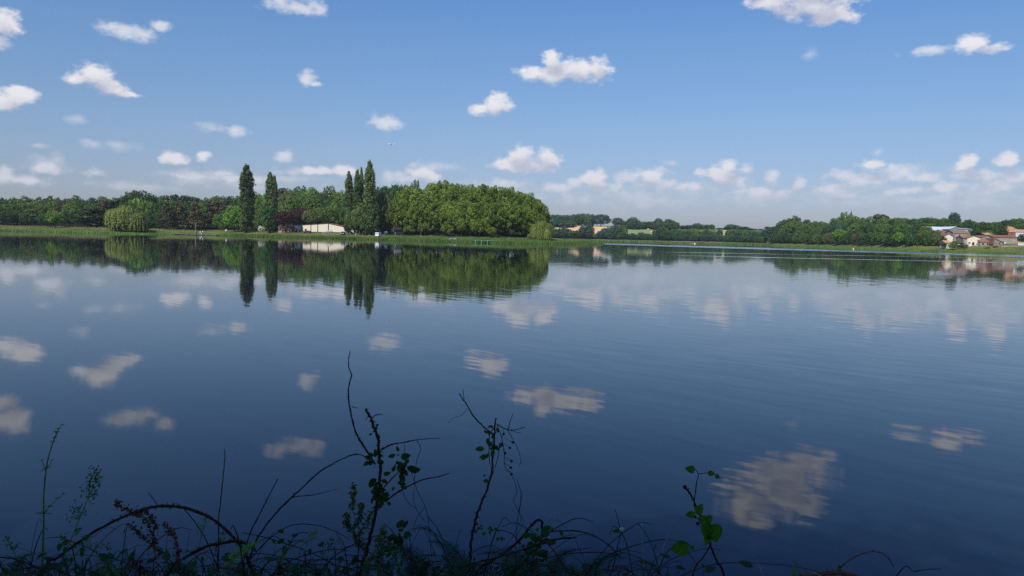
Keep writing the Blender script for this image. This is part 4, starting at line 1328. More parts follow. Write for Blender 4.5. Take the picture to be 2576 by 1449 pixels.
h8('stone_house', 'long rubble stone farmhouse with brown tiled roof and pale blue door', 1770, 2400, 665, 455, 400, 357, 8, 'side', M_STONE_P, M_TILE_D,
   [('door', 2012, 2042, 560, 655, M_WOOD, M_DARK), ('door', 2044, 2095, 565, 655, M_GREY, M_BLUEW), ('window', 2160, 2215, 605, 640, M_WOOD_P, M_DARK), ('door', 2340, 2362, 575, 665, M_WOOD, M_DARK)], (1900, 390), group=HG)
h8('metal_barn', 'large farm barn with pale sheet metal roof at the top of the hamlet', 600, 880, 300, 238, 174, 398, 20, 'gable', M_METAL_D, M_METAL,
   [('window', 805, 850, 248, 270, M_METAL_D, M_DARK)], apex=765, group=HG, cat='barn')
h8('metal_barn', 'pale metal roofed open barn stretching left behind the trees', 110, 640, 330, 268, 175, 404, 16, 'side', M_METAL_D, M_METAL, group=HG, cat='barn')
h8('metal_barn', 'grey roofed barn with whitish wall right of the gabled barn', 885, 1230, 300, 248, 205, 400, 14, 'side', M_CONC, M_METAL_D, group=HG, cat='barn')
h8('gabled_house', 'small orange-roofed house peeping over the porch house', 1545, 1695, 420, 385, 335, 368, 6, 'side', M_BRICK, M_TILE_O, group=HG)
h8('gabled_house', 'peach-walled house with orange gable roof on the rise at right', 2140, 2420, 330, 268, 222, 392, 9, 'gable', M_PEACH, M_TILE_O, group=HG, apex=2310)
h8('gabled_house', 'house with upper orange roof and skylight behind the peach gable', 2120, 2330, 300, 225, 172, 402, 9, 'side', M_BRICK, M_TILE_O, group=HG)
h8('gabled_house', 'red brick house part under an orange roof at right', 2140, 2330, 420, 315, 258, 380, 8, 'side', M_REDBRICK, M_TILE_O, [('window', 2225, 2245, 335, 375, M_WOOD, M_DARK)], group=HG)
h8('gabled_house', 'pale blue rendered house under an orange roof at the right edge', 2335, 2700, 430, 312, 252, 381, 8, 'side', M_BLUEW, M_TILE_O, [('window', 2378, 2402, 330, 365, M_WHITE, M_GLASS), ('window', 2515, 2538, 330, 365, M_WHITE, M_GLASS)], group=HG)
h8('garden_shed', 'low shed with faded pink-red roof beside the left hamlet trees', 512, 660, 655, 592, 540, 347, 4, 'side', M_CONC, M_TILE_O, group=HG, cat='shed')
# terrace wall, sign panel, white sheet, utility poles, dish
def quick(name, label, cat, mat, fn, loc, group=None, **kw):
    b = MB()
    fn(b)
    o = b.build(name, mat, None, **kw)
    o.location = loc
    return tag(o, label, cat, group)


D8 = 342
xa, xb = gx(r8(1985, 0)[0], D8), gx(r8(2720, 0)[0], D8)
zt = pt(r8(2280, 0)[0], r8(0, 662)[1], D8).z
quick('terrace_wall', 'long low stone terrace wall on the bank below the long farmhouse', 'wall', M_STONE_P,
      lambda b: (b.box(xa, xb, 0, .5, -1.6, -.12), b.box(xa - .05, xb + .05, -.06, .56, -.12, 0)), (0, D8, zt))
px_, py_ = r8(2500, 625)
s_ = empty('sign_panel', (gx(px_, 344), 344, gz(gx(px_, 344), 344)))
tag(s_, 'white panel with dark blocky lettering standing at the right end of the terrace', 'sign')
zc = pt(px_, py_, 344).z - s_.location.z
b = MB(); b.box(-1.45, 1.7, 0, .08, zc - .55, zc + .6); b.build('panel', M_WHITE, s_)
b = MB()
for i, k in enumerate((0, 1, 2, 3, 4)):
    x = -1.05 + i * .52
    b.box(x, x + .12, -.02, 0, zc - .12, zc + .30); b.box(x + .26, x + .38, -.02, 0, zc - .12, zc + .30); b.box(x + .12, x + .26, -.02, 0, zc + .18, zc + .30)
    if i % 2: b.box(x + .12, x + .26, -.02, 0, zc - .12, zc)
b.build('lettering', M_DARK, s_)
b = MB()
for x in (-1.3, 1.5): b.box(x, x + .1, .08, .18, -.3, zc - .2)
b.build('post', M_WOOD, s_)
for zx, z0, z1, D, lab in ((718, 248, 500, 352, 'tall wooden utility pole beside the left white gable'), (914, 250, 360, 372, 'shorter utility pole in front of the grey barn')):
    px, yt = r8(zx, z0)
    x = gx(px, D); z0_ = gz(x, D); top = pt(px, yt, D).z
    b = MB(); b.tube([(0, 0, 0), (0, 0, top - z0_)], [.16, .11], 8)
    r = empty('utility_pole', (x, D, z0_)); tag(r, lab, 'utility pole', 'utility poles in the hamlet')
    b.build('pole', M_WOOD_P, r)
    b = MB(); b.box(-.7, .7, -.05, .05, top - z0_ - .5, top - z0_ - .38); b.build('crossarm', M_WOOD, r)
px, py = r8(1352, 606)
r = empty('satellite_dish', (gx(px, 349.4), 349.4, pt(px, py, 349.4).z)); tag(r, 'round satellite dish on the cream gable wall', 'satellite dish')
b = MB()
n = 16
b.add([(0, .12, 0)] + [(.33 * math.cos(2 * math.pi * k / n), 0, .33 * math.sin(2 * math.pi * k / n)) for k in range(n)], [(0, 1 + k, 1 + (k + 1) % n) for k in range(n)])
b.build('dish', M_METAL_D, r)
b = MB(); b.tube([(0, .12, 0), (0, .6, -.1)], .03, 5); b.tube([(0, .1, -.3), (0, -.3, -.05)], .015, 4); b.build('bracket', M_METAL_D, r)
px, py = r8(870, 645)
def sheet(b):
    n = 8
    vs = [((i / n - .5) * 1.3, (j / n - .5) * 1.6, .5 * math.exp(-((i / n - .5) ** 2 + (j / n - .5) ** 2) * 8) + .04 * math.sin(i * 2.1 + j)) for j in range(n + 1) for i in range(n + 1)]
    b.add(vs, [(j * (n + 1) + i, j * (n + 1) + i + 1, (j + 1) * (n + 1) + i + 1, (j + 1) * (n + 1) + i) for j in range(n) for i in range(n)])
quick('white_sheet', 'white sheet draped over something between the hamlet shrubs', 'sheet', M_WHITE, sheet, (gx(px, 342), 342, pt(px, py, 342).z - .1))

# ---- hall, brick building, chalet on the left shore
HB_ = 'buildings by the car park'
house('community_hall', 'long low cream hall with a shallow gable and red doors behind the car park', 740, 896, 585.5, 569, 562, 383, 13, 'gable', M_HALL, M_TILE_D, 'hall', HB_,
      opens=[('door', 743.4, 748.6, 577, 585.2, M_RED, M_RED), ('door', 753, 756, 578, 585.2, M_WOOD, M_GREY), ('door', 766.2, 771.4, 576.5, 585.2, M_RED, M_RED), ('window', 759, 763, 578.5, 582, M_WHITE, M_GLASS)],
      apex=826, yeave_r=575.5)
house('timber_chalet', 'dark red timber building rising behind the right slope of the hall', 848, 874, 583, 561, 553, 399, 3, 'side', M_RED, M_TILE_D, 'building', HB_)
house('brick_building', 'small pink brick building with grey shutter under the copper beech', 700, 732.5, 589.5, 573, 568, 360, 6, 'side', M_BRICK, M_TILE, 'building', HB_,
      opens=[('door', 703, 712.3, 577.5, 586.5, M_GREY, M_GREY), ('door', 716, 721, 577, 589, M_WOOD, M_DARK), ('window', 725, 729.5, 577, 582, M_WHITE, M_GLASS)])


def drape(name, px0, px1, offs, mat, lift, shore=SH_A, n=40, edge=0.0):
    V, Fq = [], []
    oo = np.linspace(offs[0], offs[1], 18)
    pp = np.linspace(px0, px1, n)
    for i, o in enumerate(oo):
        for j, p in enumerate(pp):
            k = min(1, min(j, n - 1 - j) / 4)
            D = float(ip(shore, p)) + o + edge * math.sin(p * .35) * (1 if i in (0, 17) else 0)
            x = (p - CX) / KX * D
            V.append((x, D, gz(x, D) + lift))
    for i in range(17):
        for j in range(n - 1):
            Fq.append((i * n + j, i * n + j + 1, (i + 1) * n + j + 1, (i + 1) * n + j))
    return tag(mesh_np(name, V, Fq, mat), kind='structure')


drape('car_park', 796, 905, (15, 27), M_GRAVEL, .10, edge=1)
drape('sandy_shore', 1108, 1124, (1.5, 4.5), M_GRAVEL, .3, n=10)
drape('wheat_field', 1395, 1548, (62, 147), M_STRAW, .25, SH_B, n=30)
drape('meadow', 1566, 1664, (70, 133), mat_plain('meadow_grass', (.20, .24, .085), .95, var=.12, scale=.15), .25, SH_B, n=20)
drape('meadow', 1800, 1880, (84, 140), mat_plain('meadow_grass_pale', (.34, .34, .14), .95, var=.12, scale=.15), .25, SH_B, n=20)


# ------------------------------------------------------------------ cars
def car(label, px, off, length, paint, heading, kind='hatch', name='parked_car', D=None):
    D = D or float(ip(SH_A, px)) + off
    x = gx(px, D)
    r = empty(name, (x, D, gz(x, D) + .12), heading)
    tag(r, label, 'van' if kind == 'van' else 'car', 'vehicles parked by the lake')
    L, W = length, 1.78
    h = L / 2
    if kind == 'van':
        body = [(-h, .35), (-h, 1.0), (-h + .05, 1.8), (-h + .25, 1.92), (h * .45, 1.95), (h * .68, 1.45), (h * .97, 1.1), (h, .8), (h, .35)]
        glass = [(h * .12, 1.25), (h * .12, 1.75), (h * .42, 1.8), (h * .60, 1.42), (h * .62, 1.25)]
        roof = None
    else:
        body = [(-h, .35), (-h, .75), (-h + .08, 1.02), (-h * .55, 1.06), (h * .32, 1.0), (h * .85, .86), (h * .98, .68), (h, .35)]
        roof = [(-h + .10, 1.0), (-h * .72, 1.42), (-h * .35, 1.55), (h * .05, 1.53), (h * .42, .98)]
        glass = [(-h + .35, 1.04), (-h * .68, 1.36), (-h * .33, 1.47), (h * .03, 1.45), (h * .32, 1.02)]
    def arch(poly):
        # wheel arches cut from the sill line
        out = [p for p in poly]
        pts = []
        for wx in (h * .62, -h * .62):
            pts += [(wx + .38 * math.cos(a), .32 + .38 * math.sin(a)) for a in [math.pi * k / 8 for k in range(0, 9)]]
        return out + pts
    b = MB(); b.prism(arch(body), -W / 2, W / 2); bo = b.build('body', paint, r, bevel=.05)
    if roof:
        b = MB(); b.prism(roof, -W / 2 + .14, W / 2 - .14); b.build('roof', paint, r, bevel=.06)
    b = MB(); b.prism(glass, -W / 2 + (.12 if roof else -.01), W / 2 - (.12 if roof else -.01)); b.build('side_windows', M_GLASS, r)
    b = MB()
    if roof:
        b.add([(h * .40, -W / 2 + .2, 1.02), (h * .40, W / 2 - .2, 1.02), (h * .08, W / 2 - .25, 1.50), (h * .08, -W / 2 + .25, 1.50)], [(0, 1, 2, 3)])
        b.v = [(vx + .03, vy, vz + .02) for vx, vy, vz in b.v]
    else:
        b.add([(h * .68, -W / 2 + .1, 1.47), (h * .68, W / 2 - .1, 1.47), (h * .47, W / 2 - .15, 1.9), (h * .47, -W / 2 + .15, 1.9)], [(0, 1, 2, 3)])
        b.v = [(vx + .02, vy, vz + .01) for vx, vy, vz in b.v]
    b.build('windscreen', M_GLASS, r)
    if kind == 'van':
        for s in (-1, 1):
            b = MB(); b.box(-h - .03, -h + .04, s * .42 - .25, s * .42 + .25, 1.2, 1.62); b.build('rear_window', M_GLASS, r)
    else:
        b = MB(); b.add([(-h + .07, -W / 2 + .25, 1.06), (-h + .07, W / 2 - .25, 1.06), (-h * .74, W / 2 - .3, 1.38), (-h * .74, -W / 2 + .3, 1.38)], [(0, 3, 2, 1)])
        b.v = [(vx - .03, vy, vz + .02) for vx, vy, vz in b.v]; b.build('rear_window', M_GLASS, r)
    for wx in (-h * .62, h * .62):
        for s in (-1, 1):
            b = MB(); b.tube([(wx, s * (W / 2 - .2), .32), (wx, s * (W / 2 + .0), .32)], .32, 18); w = b.build('wheel', M_TYRE, r)
            b = MB(); b.tube([(wx, s * (W / 2 - .1), .32), (wx, s * (W / 2 + .015), .32)], .2, 12); b.build('rim', M_RIM, w)
    for s in (-1, 1):
        b = MB(); b.box(h - .12, h + .02, s * .62 - .2, s * .62 + .2, .62, .8); b.build('headlight', M_LAMP, r)
        b = MB(); b.box(-h - .02, -h + .1, s * .72 - .1, s * .72 + .1, .72, .98); b.build('tail_light', M_TAIL, r)
    b = MB(); b.box(h - .1, h + .03, -.5, .5, .36, .5); b.build('bumper', M_TYRE, r)
    return r


PI = math.pi
car('silver grey hatchback parked side-on against the cream hall', 824.7, 21, 4.5, M_SILVER, PI)
car('dark blue low car in the shade left of the small car park tree', 770.5, 18, 4.2, M_DKBLUE, PI * .97)
car('small blue-grey car facing the lake on the gravel', 862.5, 14.5, 3.9, M_BLUEGREY, -PI / 2)
car('dark blue car facing the lake at the foot of the poplars', 880.5, 17, 4.0, M_DKBLUE, -PI * .53)
car('white panel van seen from behind at the grassy edge of the lake', 953, 8, 4.2, M_VAN, PI * .42, 'van', 'white_van')
car('grey car parked deep in the shade under the plane grove', 1131, 34, 4.2, M_SILVER, PI)
car('black car half hidden in the shade right of the white van', 1003, 24, 4.2, M_BLACKC, PI)

# ------------------------------------------------------------------ small shore furniture
def base(px, off, shore=SH_A):
    D = float(ip(shore, px)) + off
    x = gx(px, D)
    return Vector((x, D, gz(x, D)))


p = base(948, 19)
r = empty('height_barrier', p); tag(r, 'metal height barrier frame with hanging sign beside the white van', 'barrier')
s = 343 / F_PX
for dx in (-6.8, 6.8):
    b = MB(); b.box(dx * s - .09, dx * s + .09, -.09, .09, -.3, 2.55); b.build('post', M_GREY, r)
b = MB(); b.box(-6.8 * s, 6.8 * s, -.06, .06, 2.0, 2.14); b.build('beam', M_GREY, r)
b = MB(); b.tube([(0, -.09, 2.3), (0, -.06, 2.3)], .27, 16); b.build('sign_disc', M_WHITE, r)
p = base(970.3, 24)
r = empty('notice_board', p); tag(r, 'white notice board on posts in front of the dark trees', 'notice board')
zc = pt(970.3, 585.3, p.y).z - p.z
b = MB(); b.box(-.88, .88, 0, .07, zc - .62, zc + .62); b.build('board', M_WHITE, r)
b = MB(); b.box(-.15, .12, -.02, 0, zc + .05, zc + .3)
for k in range(4): b.box(-.6, .62 - .1 * (k % 2), -.015, 0, zc - .08 - k * .12, zc - .03 - k * .12)
b.build('print', M_GREY, r)
for x in (-.7, .62):
    b = MB(); b.box(x, x + .09, .07, .16, -.3, zc + .5); b.build('post', M_WOOD, r)
for i, (px, off, hh, mt, lab) in enumerate([(912.7, 14, 2.2, M_WOOD, 'brown wooden post between the poplar trunks and the barrier'), (894.5, 9, 1.5, M_WOOD_P, 'pale grey stump-like post at the foot of the poplars'),
                                            (571, 24, .9, M_WOOD_P, 'short thin post beside the white bin'), (793, 21, 1.1, M_WOOD_P, 'short post against the hall wall left of the silver car')]):
    p = base(px, off)
    quick('wooden_post', lab, 'post', mt, lambda b: (b.tube([(0, 0, -.2), (0, 0, hh), (0, 0, hh + .05)], [.13, .12, .04], 7)), p, 'posts along the shore')
p = base(903, 15)
quick('wooden_rail', 'low brown wooden rail between the poplars and the brown post', 'rail', M_WOOD, lambda b: (b.box(-1.8, 1.6, -.06, .06, .75, .9), b.box(-1.8, -1.66, -.05, .05, -.2, .75), b.box(1.4, 1.54, -.05, .05, -.2, .75)), p)
p = base(568.6, 22)
r = empty('litter_bin', p); tag(r, 'white upright bin on the dry grass left of the bright tree', 'bin')
b = MB(); b.box(-.28, .28, -.2, .2, .12, 1.02); b.build('body', M_WHITE, r, bevel=.03)
b = MB(); b.box(-.3, .3, -.22, .22, 1.02, 1.1); b.build('lid', M_GREY, r, bevel=.02)
p = base(492, 6)
r = empty('lamp_pole', p); tag(r, 'pale slender pole by the jetty in front of the conifers', 'pole')
b = MB(); b.tube([(0, 0, -.3), (0, 0, 4.6)], [.12, .07], 8); b.build('pole', M_WOOD_P, r)
b = MB(); b.box(-.12, .12, -.12, .12, 4.6, 4.8); b.build('cap', M_GREY, r)
# jetty
D = 349
xa, xb = gx(402, D), gx(545, D)
r = empty('wooden_jetty', (0, D, 0)); tag(r, 'long low wooden jetty along the water with three people on it', 'jetty')
b = MB()
n = 90
for k in range(n):
    x = xa + (xb - xa) * k / n
    b.box(x, x + (xb - xa) / n - .03, 0, 3, .34, .40)
b.build('deck', M_WOOD_P, r)
b = MB(); b.box(xa, xb, .1, .25, .12, .34); b.box(xa, xb, 2.7, 2.85, .12, .34); b.build('beam', M_TRUNK_D, r)
for k in range(9):
    x = xa + .3 + (xb - xa - .6) * k / 8
    b = MB(); b.tube([(x, .32, -1.2), (x, .32, .33)], .11, 7); b.build('pile', M_TRUNK_D, r)
# green rail by the reeds
D = float(ip(SH_A, 1218)) - 4.5
xa, xb = gx(1191, D), gx(1246.5, D)
r = empty('fishing_platform', (0, D, 0)); tag(r, 'low green rail-like platform on four legs in the reeds', 'platform')
b = MB(); b.box(xa, xb, 0, .9, .92, 1.02); b.build('deck', M_GREEN, r)
b = MB(); b.box(xa, xb, .1, .8, .62, .74); b.build('beam', M_DARK, r)
for k in range(4):
    x = xa + .7 + (xb - xa - 1.6) * k / 3
    b = MB(); b.box(x, x + .16, -.06, .1, -1, 1.0); b.build('leg', M_GREEN, r)
# buoys
for px, D, rr, mt, lab in ((1747.9, 600, .55, M_WHITE, 'small white buoy far out before the distant hedgerow'), (2147.5, 380, .45, mat_plain('paint_yellow', (.80, .52, .06), .5), 'yellow mooring buoy before the right promontory')):
    r = empty('buoy', (gx(px, D), D, 0)); tag(r, lab, 'buoy', 'buoys')
    b = MB(); b.ball((0, 0, .18), rr, 14, 9, (1, 1, .85)); b.build('float', mt, r, True)
    b = MB(); b.tube([(0, 0, .5), (0, 0, 1.0)], [.12, .05], 8); b.build('top_mark', mt, r)
# far pole and far roof, cattle
D = 848
p = Vector((gx(1785.8, D), D, 0)); p.z = gz(p.x, p.y)
quick('power_pole', 'thin pale pole on the skyline across the lake', 'pole', M_CONC, lambda b: b.tube([(0, 0, 0), (0, 0, pt(1785.8, 574, D).z - p.z)], [.3, .2], 6), p)
house('farmhouse', 'distant farmhouse with pinkish roof among the skyline trees', 1898, 1916, 591, 583, 579, 835, 8, 'side', M_CREAM, M_TILE_O, 'house', opens=[('window', 1903, 1905, 584.5, 587, M_WHITE, M_GLASS)])


def cow(px, off, rz, label):
    D = float(ip(SH_B, px)) + off
    x = gx(px, D)
    r = empty('cow', (x, D, gz(x, D) + .25), rz)
    tag(r, label, 'cow', 'cows on the far meadow')
    b = MB()
    b.tube([(-1.0, 0, 1.05), (-.8, 0, 1.05), (-.2, 0, .98), (.5, 0, 1.0), (.8, 0, 1.12), (1.15, 0, .95), (1.35, 0, .62), (1.5, 0, .35), (1.55, 0, .25)], [.12, .38, .42, .40, .30, .20, .16, .14, .08], 12)
    for lx, ly in ((.55, .2), (.6, -.2)):
        b.tube([(lx, ly, .9), (lx + .03, ly, .5), (lx - .02, ly, .25), (lx, ly, 0)], [.15, .09, .07, .08], 7)
    for lx, ly in ((-.7, .22), (-.6, -.22)):
        b.tube([(lx, ly, .95), (lx + .12, ly, .62), (lx - .1, ly, .38), (lx - .03, ly, 0)], [.2, .11, .07, .08], 7)
    b.tube([(-1.05, 0, 1.1), (-1.15, 0, .8), (-1.12, 0, .4)], [.04, .03, .05], 5)
    for s in (-1, 1):
        b.tube([(1.2, s * .12, .95), (1.22, s * .32, .92)], [.05, .02], 5)
    b.build('body', M_WHITE, r, True)


cow(1629.6, 128, .3, 'white cow near the top of the far green meadow')
cow(1640, 108, 2.9, 'white cow lower down on the far green meadow')


# ------------------------------------------------------------------ people on the jetty
def skin(name, pts, edges, mat, parent, sub=1):
    """pts: {key: (x, y, z, radius)}"""
    keys = list(pts)
    me = bpy.data.meshes.new(name)
    me.from_pydata([pts[k][:3] for k in keys], [(keys.index(a), keys.index(c)) for a, c in edges], [])
    me.materials.append(mat)
    o = bpy.data.objects.new(name, me)
    COL.objects.link(o)
    o.parent = parent
    o.modifiers.new('skin', 'SKIN')
    sv = me.skin_vertices[0].data
    for i, k in enumerate(keys):
        q = pts[k][3]
        sv[i].radius = (q, q)
        sv[i].use_root = (i == 0)
    sb = o.modifiers.new('subsurf', 'SUBSURF')
    sb.levels = sub
    sb.render_levels = sub
    return o


def person(px, label, top, bottom, hair, rz, arm=0.0, stride=.12, hat=None):
    D = 350.6
    r = empty('person', (gx(px, D), D, .40), rz)
    tag(r, label, 'person', 'people on the jetty')
    P = {'pelvis': (0, 0, .94, .12), 'waist': (0, 0, 1.08, .12), 'chest': (0, .0, 1.30, .14), 'neck0': (0, 0, 1.45, .07), 'neck': (0, .01, 1.50, .055), 'head0': (0, .02, 1.58, .075), 'head1': (0, .02, 1.66, .09), 'head2': (0, .01, 1.73, .07),
         'nose': (0, .125, 1.635, .012), 'nb': (0, .09, 1.64, .03)}
    E = [('pelvis', 'waist'), ('waist', 'chest'), ('chest', 'neck0'), ('neck0', 'neck'), ('neck', 'head0'), ('head0', 'head1'), ('head1', 'head2'), ('head1', 'nb'), ('nb', 'nose')]
    for s, n_ in ((-1, 'l'), (1, 'r')):
        P[n_ + 'sh'] = (s * .18, 0, 1.40, .06)
        P[n_ + 'el'] = (s * .24, .02 + arm * .12, 1.12, .042)
        wz, wy = (1.05, .26) if arm else (.88, .06)
        P[n_ + 'wr'] = (s * .23, wy, wz, .028)
        hx, hy, hz_ = s * .23, wy + (.07 if arm else .01), wz - (.0 if arm else .08)
        P[n_ + 'pa'] = (hx, hy, hz_, .03)
        P[n_ + 'hip'] = (s * .10, 0, .88, .095)
        P[n_ + 'kn'] = (s * .11, s * stride * .5 + .02, .48, .062)
        P[n_ + 'an'] = (s * .11, s * stride - .01, .09, .042)
        P[n_ + 'to'] = (s * .12, s * stride + .15, .035, .035)
        E += [('chest', n_ + 'sh'), (n_ + 'sh', n_ + 'el'), (n_ + 'el', n_ + 'wr'), (n_ + 'wr', n_ + 'pa'), ('pelvis', n_ + 'hip'), (n_ + 'hip', n_ + 'kn'), (n_ + 'kn', n_ + 'an'), (n_ + 'an', n_ + 'to')]
        for f in range(5):
            dy, dz = ((.05 + .005 * f, 0) if arm else (.01, -.06 - .004 * (2 - abs(f - 2))))
            sx = (f - 2) * .017
            if f == 4: sx, dy, dz = -s * .045, dy * .6, dz * .5
            P[n_ + 'f%d' % f] = (hx + sx, hy + dy, hz_ + dz, .009)
            P[n_ + 'g%d' % f] = (hx + sx, hy + dy * 1.6, hz_ + dz * 1.5 - (.02 if arm else 0), .008)
            E += [(n_ + 'pa', n_ + 'f%d' % f), (n_ + 'f%d' % f, n_ + 'g%d' % f)]
    skin('body', P, E, M_SKIN, r)
    k = lambda names, gr: {n_: (*P[n_][:3], P[n_][3] * gr + .012) for n_ in names}
    skin('shirt', k(['waist', 'chest', 'lsh', 'lel', 'rsh', 'rel', 'pelvis', 'lwr', 'rwr'][:-2], 1.15), [('pelvis', 'waist'), ('waist', 'chest'), ('chest', 'lsh'), ('lsh', 'lel'), ('chest', 'rsh'), ('rsh', 'rel')], top, r)
    skin('trousers', k(['pelvis', 'lhip', 'lkn', 'lan', 'rhip', 'rkn', 'ran'], 1.15), [('pelvis', 'lhip'), ('lhip', 'lkn'), ('lkn', 'lan'), ('pelvis', 'rhip'), ('rhip', 'rkn'), ('rkn', 'ran')], bottom, r)
    b = MB(); b.ball((0, -.005, 1.70), .105, 12, 8, (1, 1.05, .85)); b.build('hat' if hat else 'hair', hair, r, True)
    for s in (-1, 1):
        b = MB(); b.tube([(s * .11, s * stride - .06, .04), (s * .12, s * stride + .16, .03)], [.05, .045], 8); b.build('shoe', M_DARK, r, True)
    return r


M_NAVY = mat_plain('cloth_black', (.012, .013, .02), .9)
M_WCLOTH = mat_plain('cloth_white', (.80, .80, .80), .9, var=.03)
M_BEIGE = mat_plain('cloth_beige', (.55, .50, .42), .9)
M_HAIR = mat_plain('hair_grey', (.35, .33, .30), .9)
M_HAIRD = mat_plain('hair_dark', (.02, .015, .012), .8)
person(493.6, 'person in dark clothes with light hair, walking leftmost on the jetty', M_NAVY, M_NAVY, M_HAIR, -2.6, 1.0, .16)
person(503.5, 'person in white top and beige trousers in the middle of the jetty group', M_WCLOTH, M_BEIGE, M_HAIRD, 3.0, 0, .05)
person(510.0, 'person in white shirt and cap with dark trousers, rightmost on the jetty', M_WCLOTH, M_NAVY, M_WCLOTH, 2.7, 1.0, .08, True)
b = MB(); b.box(-.12, .12, -.1, .1, 0, .42); b.box(-.03, .03, -.02, .02, .42, .6)
o = b.build('white_bag', M_WCLOTH, None, bevel=.03); o.location = (gx(506.8, 350.4), 350.4, .40); tag(o, 'small white bag standing between the two people in white', 'bag')

# ------------------------------------------------------------------ airliner
D = 3800
p = pt(984, 363, D)
r = empty('airliner', p, rad(205)); r.rotation_euler = (rad(8), rad(-4), rad(200)); tag(r, 'tiny white airliner flying low in the clear sky', 'aeroplane')
b = MB(); b.tube([(-16, 0, 1.2), (-12, 0, .8), (-5, 0, 0), (12, 0, 0), (15, 0, -.3), (16.5, 0, -.6)], [.3, 1.2, 1.9, 1.9, 1.3, .2], 12); b.build('fuselage', M_VAN, r, True)
for s in (-1, 1):
    b = MB(); b.add([(4, s * 1, -.8), (-1, s * 1, -.8), (-6, s * 16, .6), (-4.2, s * 16, .6), (4, s * 1, -.4), (-1, s * 1, -.4), (-6, s * 16, .75), (-4.2, s * 16, .75)], [(0, 1, 2, 3), (4, 7, 6, 5), (0, 3, 7, 4), (1, 5, 6, 2), (2, 6, 7, 3), (0, 4, 5, 1)]); b.build('wing', M_GREY, r)
    b = MB(); b.tube([(3.4, s * 5.2, -1.8), (.2, s * 5.2, -1.7)], [.95, .7], 10); b.build('engine', M_GREY, r)
    b = MB(); b.add([(-12, 0, 1), (-14.5, 0, 1), (-16.5, s * 6, 1.4), (-15.2, s * 6, 1.4), (-12, 0, 1.2), (-14.5, 0, 1.2), (-16.5, s * 6, 1.5), (-15.2, s * 6, 1.5)], [(0, 1, 2, 3), (4, 7, 6, 5), (0, 3, 7, 4), (2, 6, 7, 3), (1, 5, 6, 2)]); b.build('tailplane', M_VAN, r)
b = MB(); b.prism([(-11, 1.5), (-14.6, 6.6), (-16.4, 6.6), (-15.2, 1.2)], -.15, .15); b.build('tail_fin', M_VAN, r)


# ------------------------------------------------------------------ reeds and rough grass (nobody could count them)
def blades(name, label, px0, px1, offs, n, h, w, leaf, shore, seed, cl=3.0):
    g = np.random.default_rng(seed)
    m_ = n // 8
    cp = g.uniform(px0, px1, m_)
    co = g.uniform(offs[0], offs[1], m_)
    idx = g.integers(0, m_, n)
    D0 = ip(shore, cp)[idx] + co[idx] + g.normal(size=n) * .5
    x = (cp[idx] - CX) / KX * D0 + g.normal(size=n) * .8
    z = np.maximum(ground_z(x, D0), -.02) - .05
    hh = h * (.5 + .8 * g.random(m_))[idx] * (.7 + .5 * g.random(n))
    ww = w * (.6 + .8 * g.random(n))
    a = g.uniform(-.9, .9, n)
    lean = g.normal(size=(n, 2)) * .25 * hh[:, None]
    dx, dy = np.cos(a) * ww / 2, np.sin(a) * ww / 2
    A = np.stack([x - dx, D0 - dy, z], 1)
    B = np.stack([x + dx, D0 + dy, z], 1)
    Cc = np.stack([x + dx * .6 + lean[:, 0] * .5, D0 + dy * .6 + lean[:, 1] * .5, z + hh * .6], 1)
    T = np.stack([x + lean[:, 0], D0 + lean[:, 1], z + hh], 1)
    V = np.stack([A, B, Cc, T], 1).reshape(-1, 3)
    o = mesh_np(name, V, np.arange(4 * n).reshape(-1, 4), leaf)
    return tag(o, kind='stuff', label=label, cat='grass')


M_REED = mat_leaf('reed_green', (.072, .150, .028), (.170, .260, .060), scale=.12, hue=.01)
M_TUFT = mat_leaf('grass_tuft', (.14, .18, .045), (.27, .27, .10), scale=.08, hue=.01)
blades('reeds', 'fresh green reeds along the middle shore and on the spit', 590, 1514, (-1.8, 2.0), 34000, .8, .22, M_REED, SH_A, 1)
blades('reeds', 'green reed fringe of the left shore', -200, 620, (-1.5, 1.5), 12000, .8, .22, M_REED, SH_A, 2)
blades('reeds', 'green reed fringe before the right promontory and hamlet', 1950, 2700, (-1.5, 3), 20000, .8, .25, M_REED, SH_C, 3)
blades('reeds', 'pale reed fringe of the far shore', 1380, 1960, (-2, 3), 9000, 1.4, .5, M_REED, SH_B, 4)
blades('rough_grass', 'long rough grass on the left and middle lawns', -200, 960, (2, 30), 42000, .55, .22, M_TUFT, SH_A, 5)
blades('rough_grass', 'rough grass on the bank under the grove', 960, 1500, (2, 22), 16000, .55, .22, M_REED, SH_A, 6)
blades('rough_grass', 'rough dry grass on the right bank', 2240, 2700, (4, 30), 14000, .5, .25, M_TUFT, SH_C, 7)

# ------------------------------------------------------------------ foreground: brambles, weeds and grasses on the shaded near bank
M_CANE = mat_plain('bramble_cane', (.035, .020, .016), .8, var=.3, scale=30)
M_CANE_R = mat_plain('bramble_cane_reddish', (.16, .075, .05), .8, var=.3, scale=30)
M_DEAD = mat_plain('dead_stalk_pale', (.42, .38, .34), .9, var=.25, scale=40)
M_STEM = mat_plain('green_stem', (.10, .22, .04), .7, var=.2, scale=30)


def mat_herb(name, c1, c2, tr=.45, scale=18):
    return mat_leaf(name, c1, c2, scale=scale, transl=tr, hue=.01)


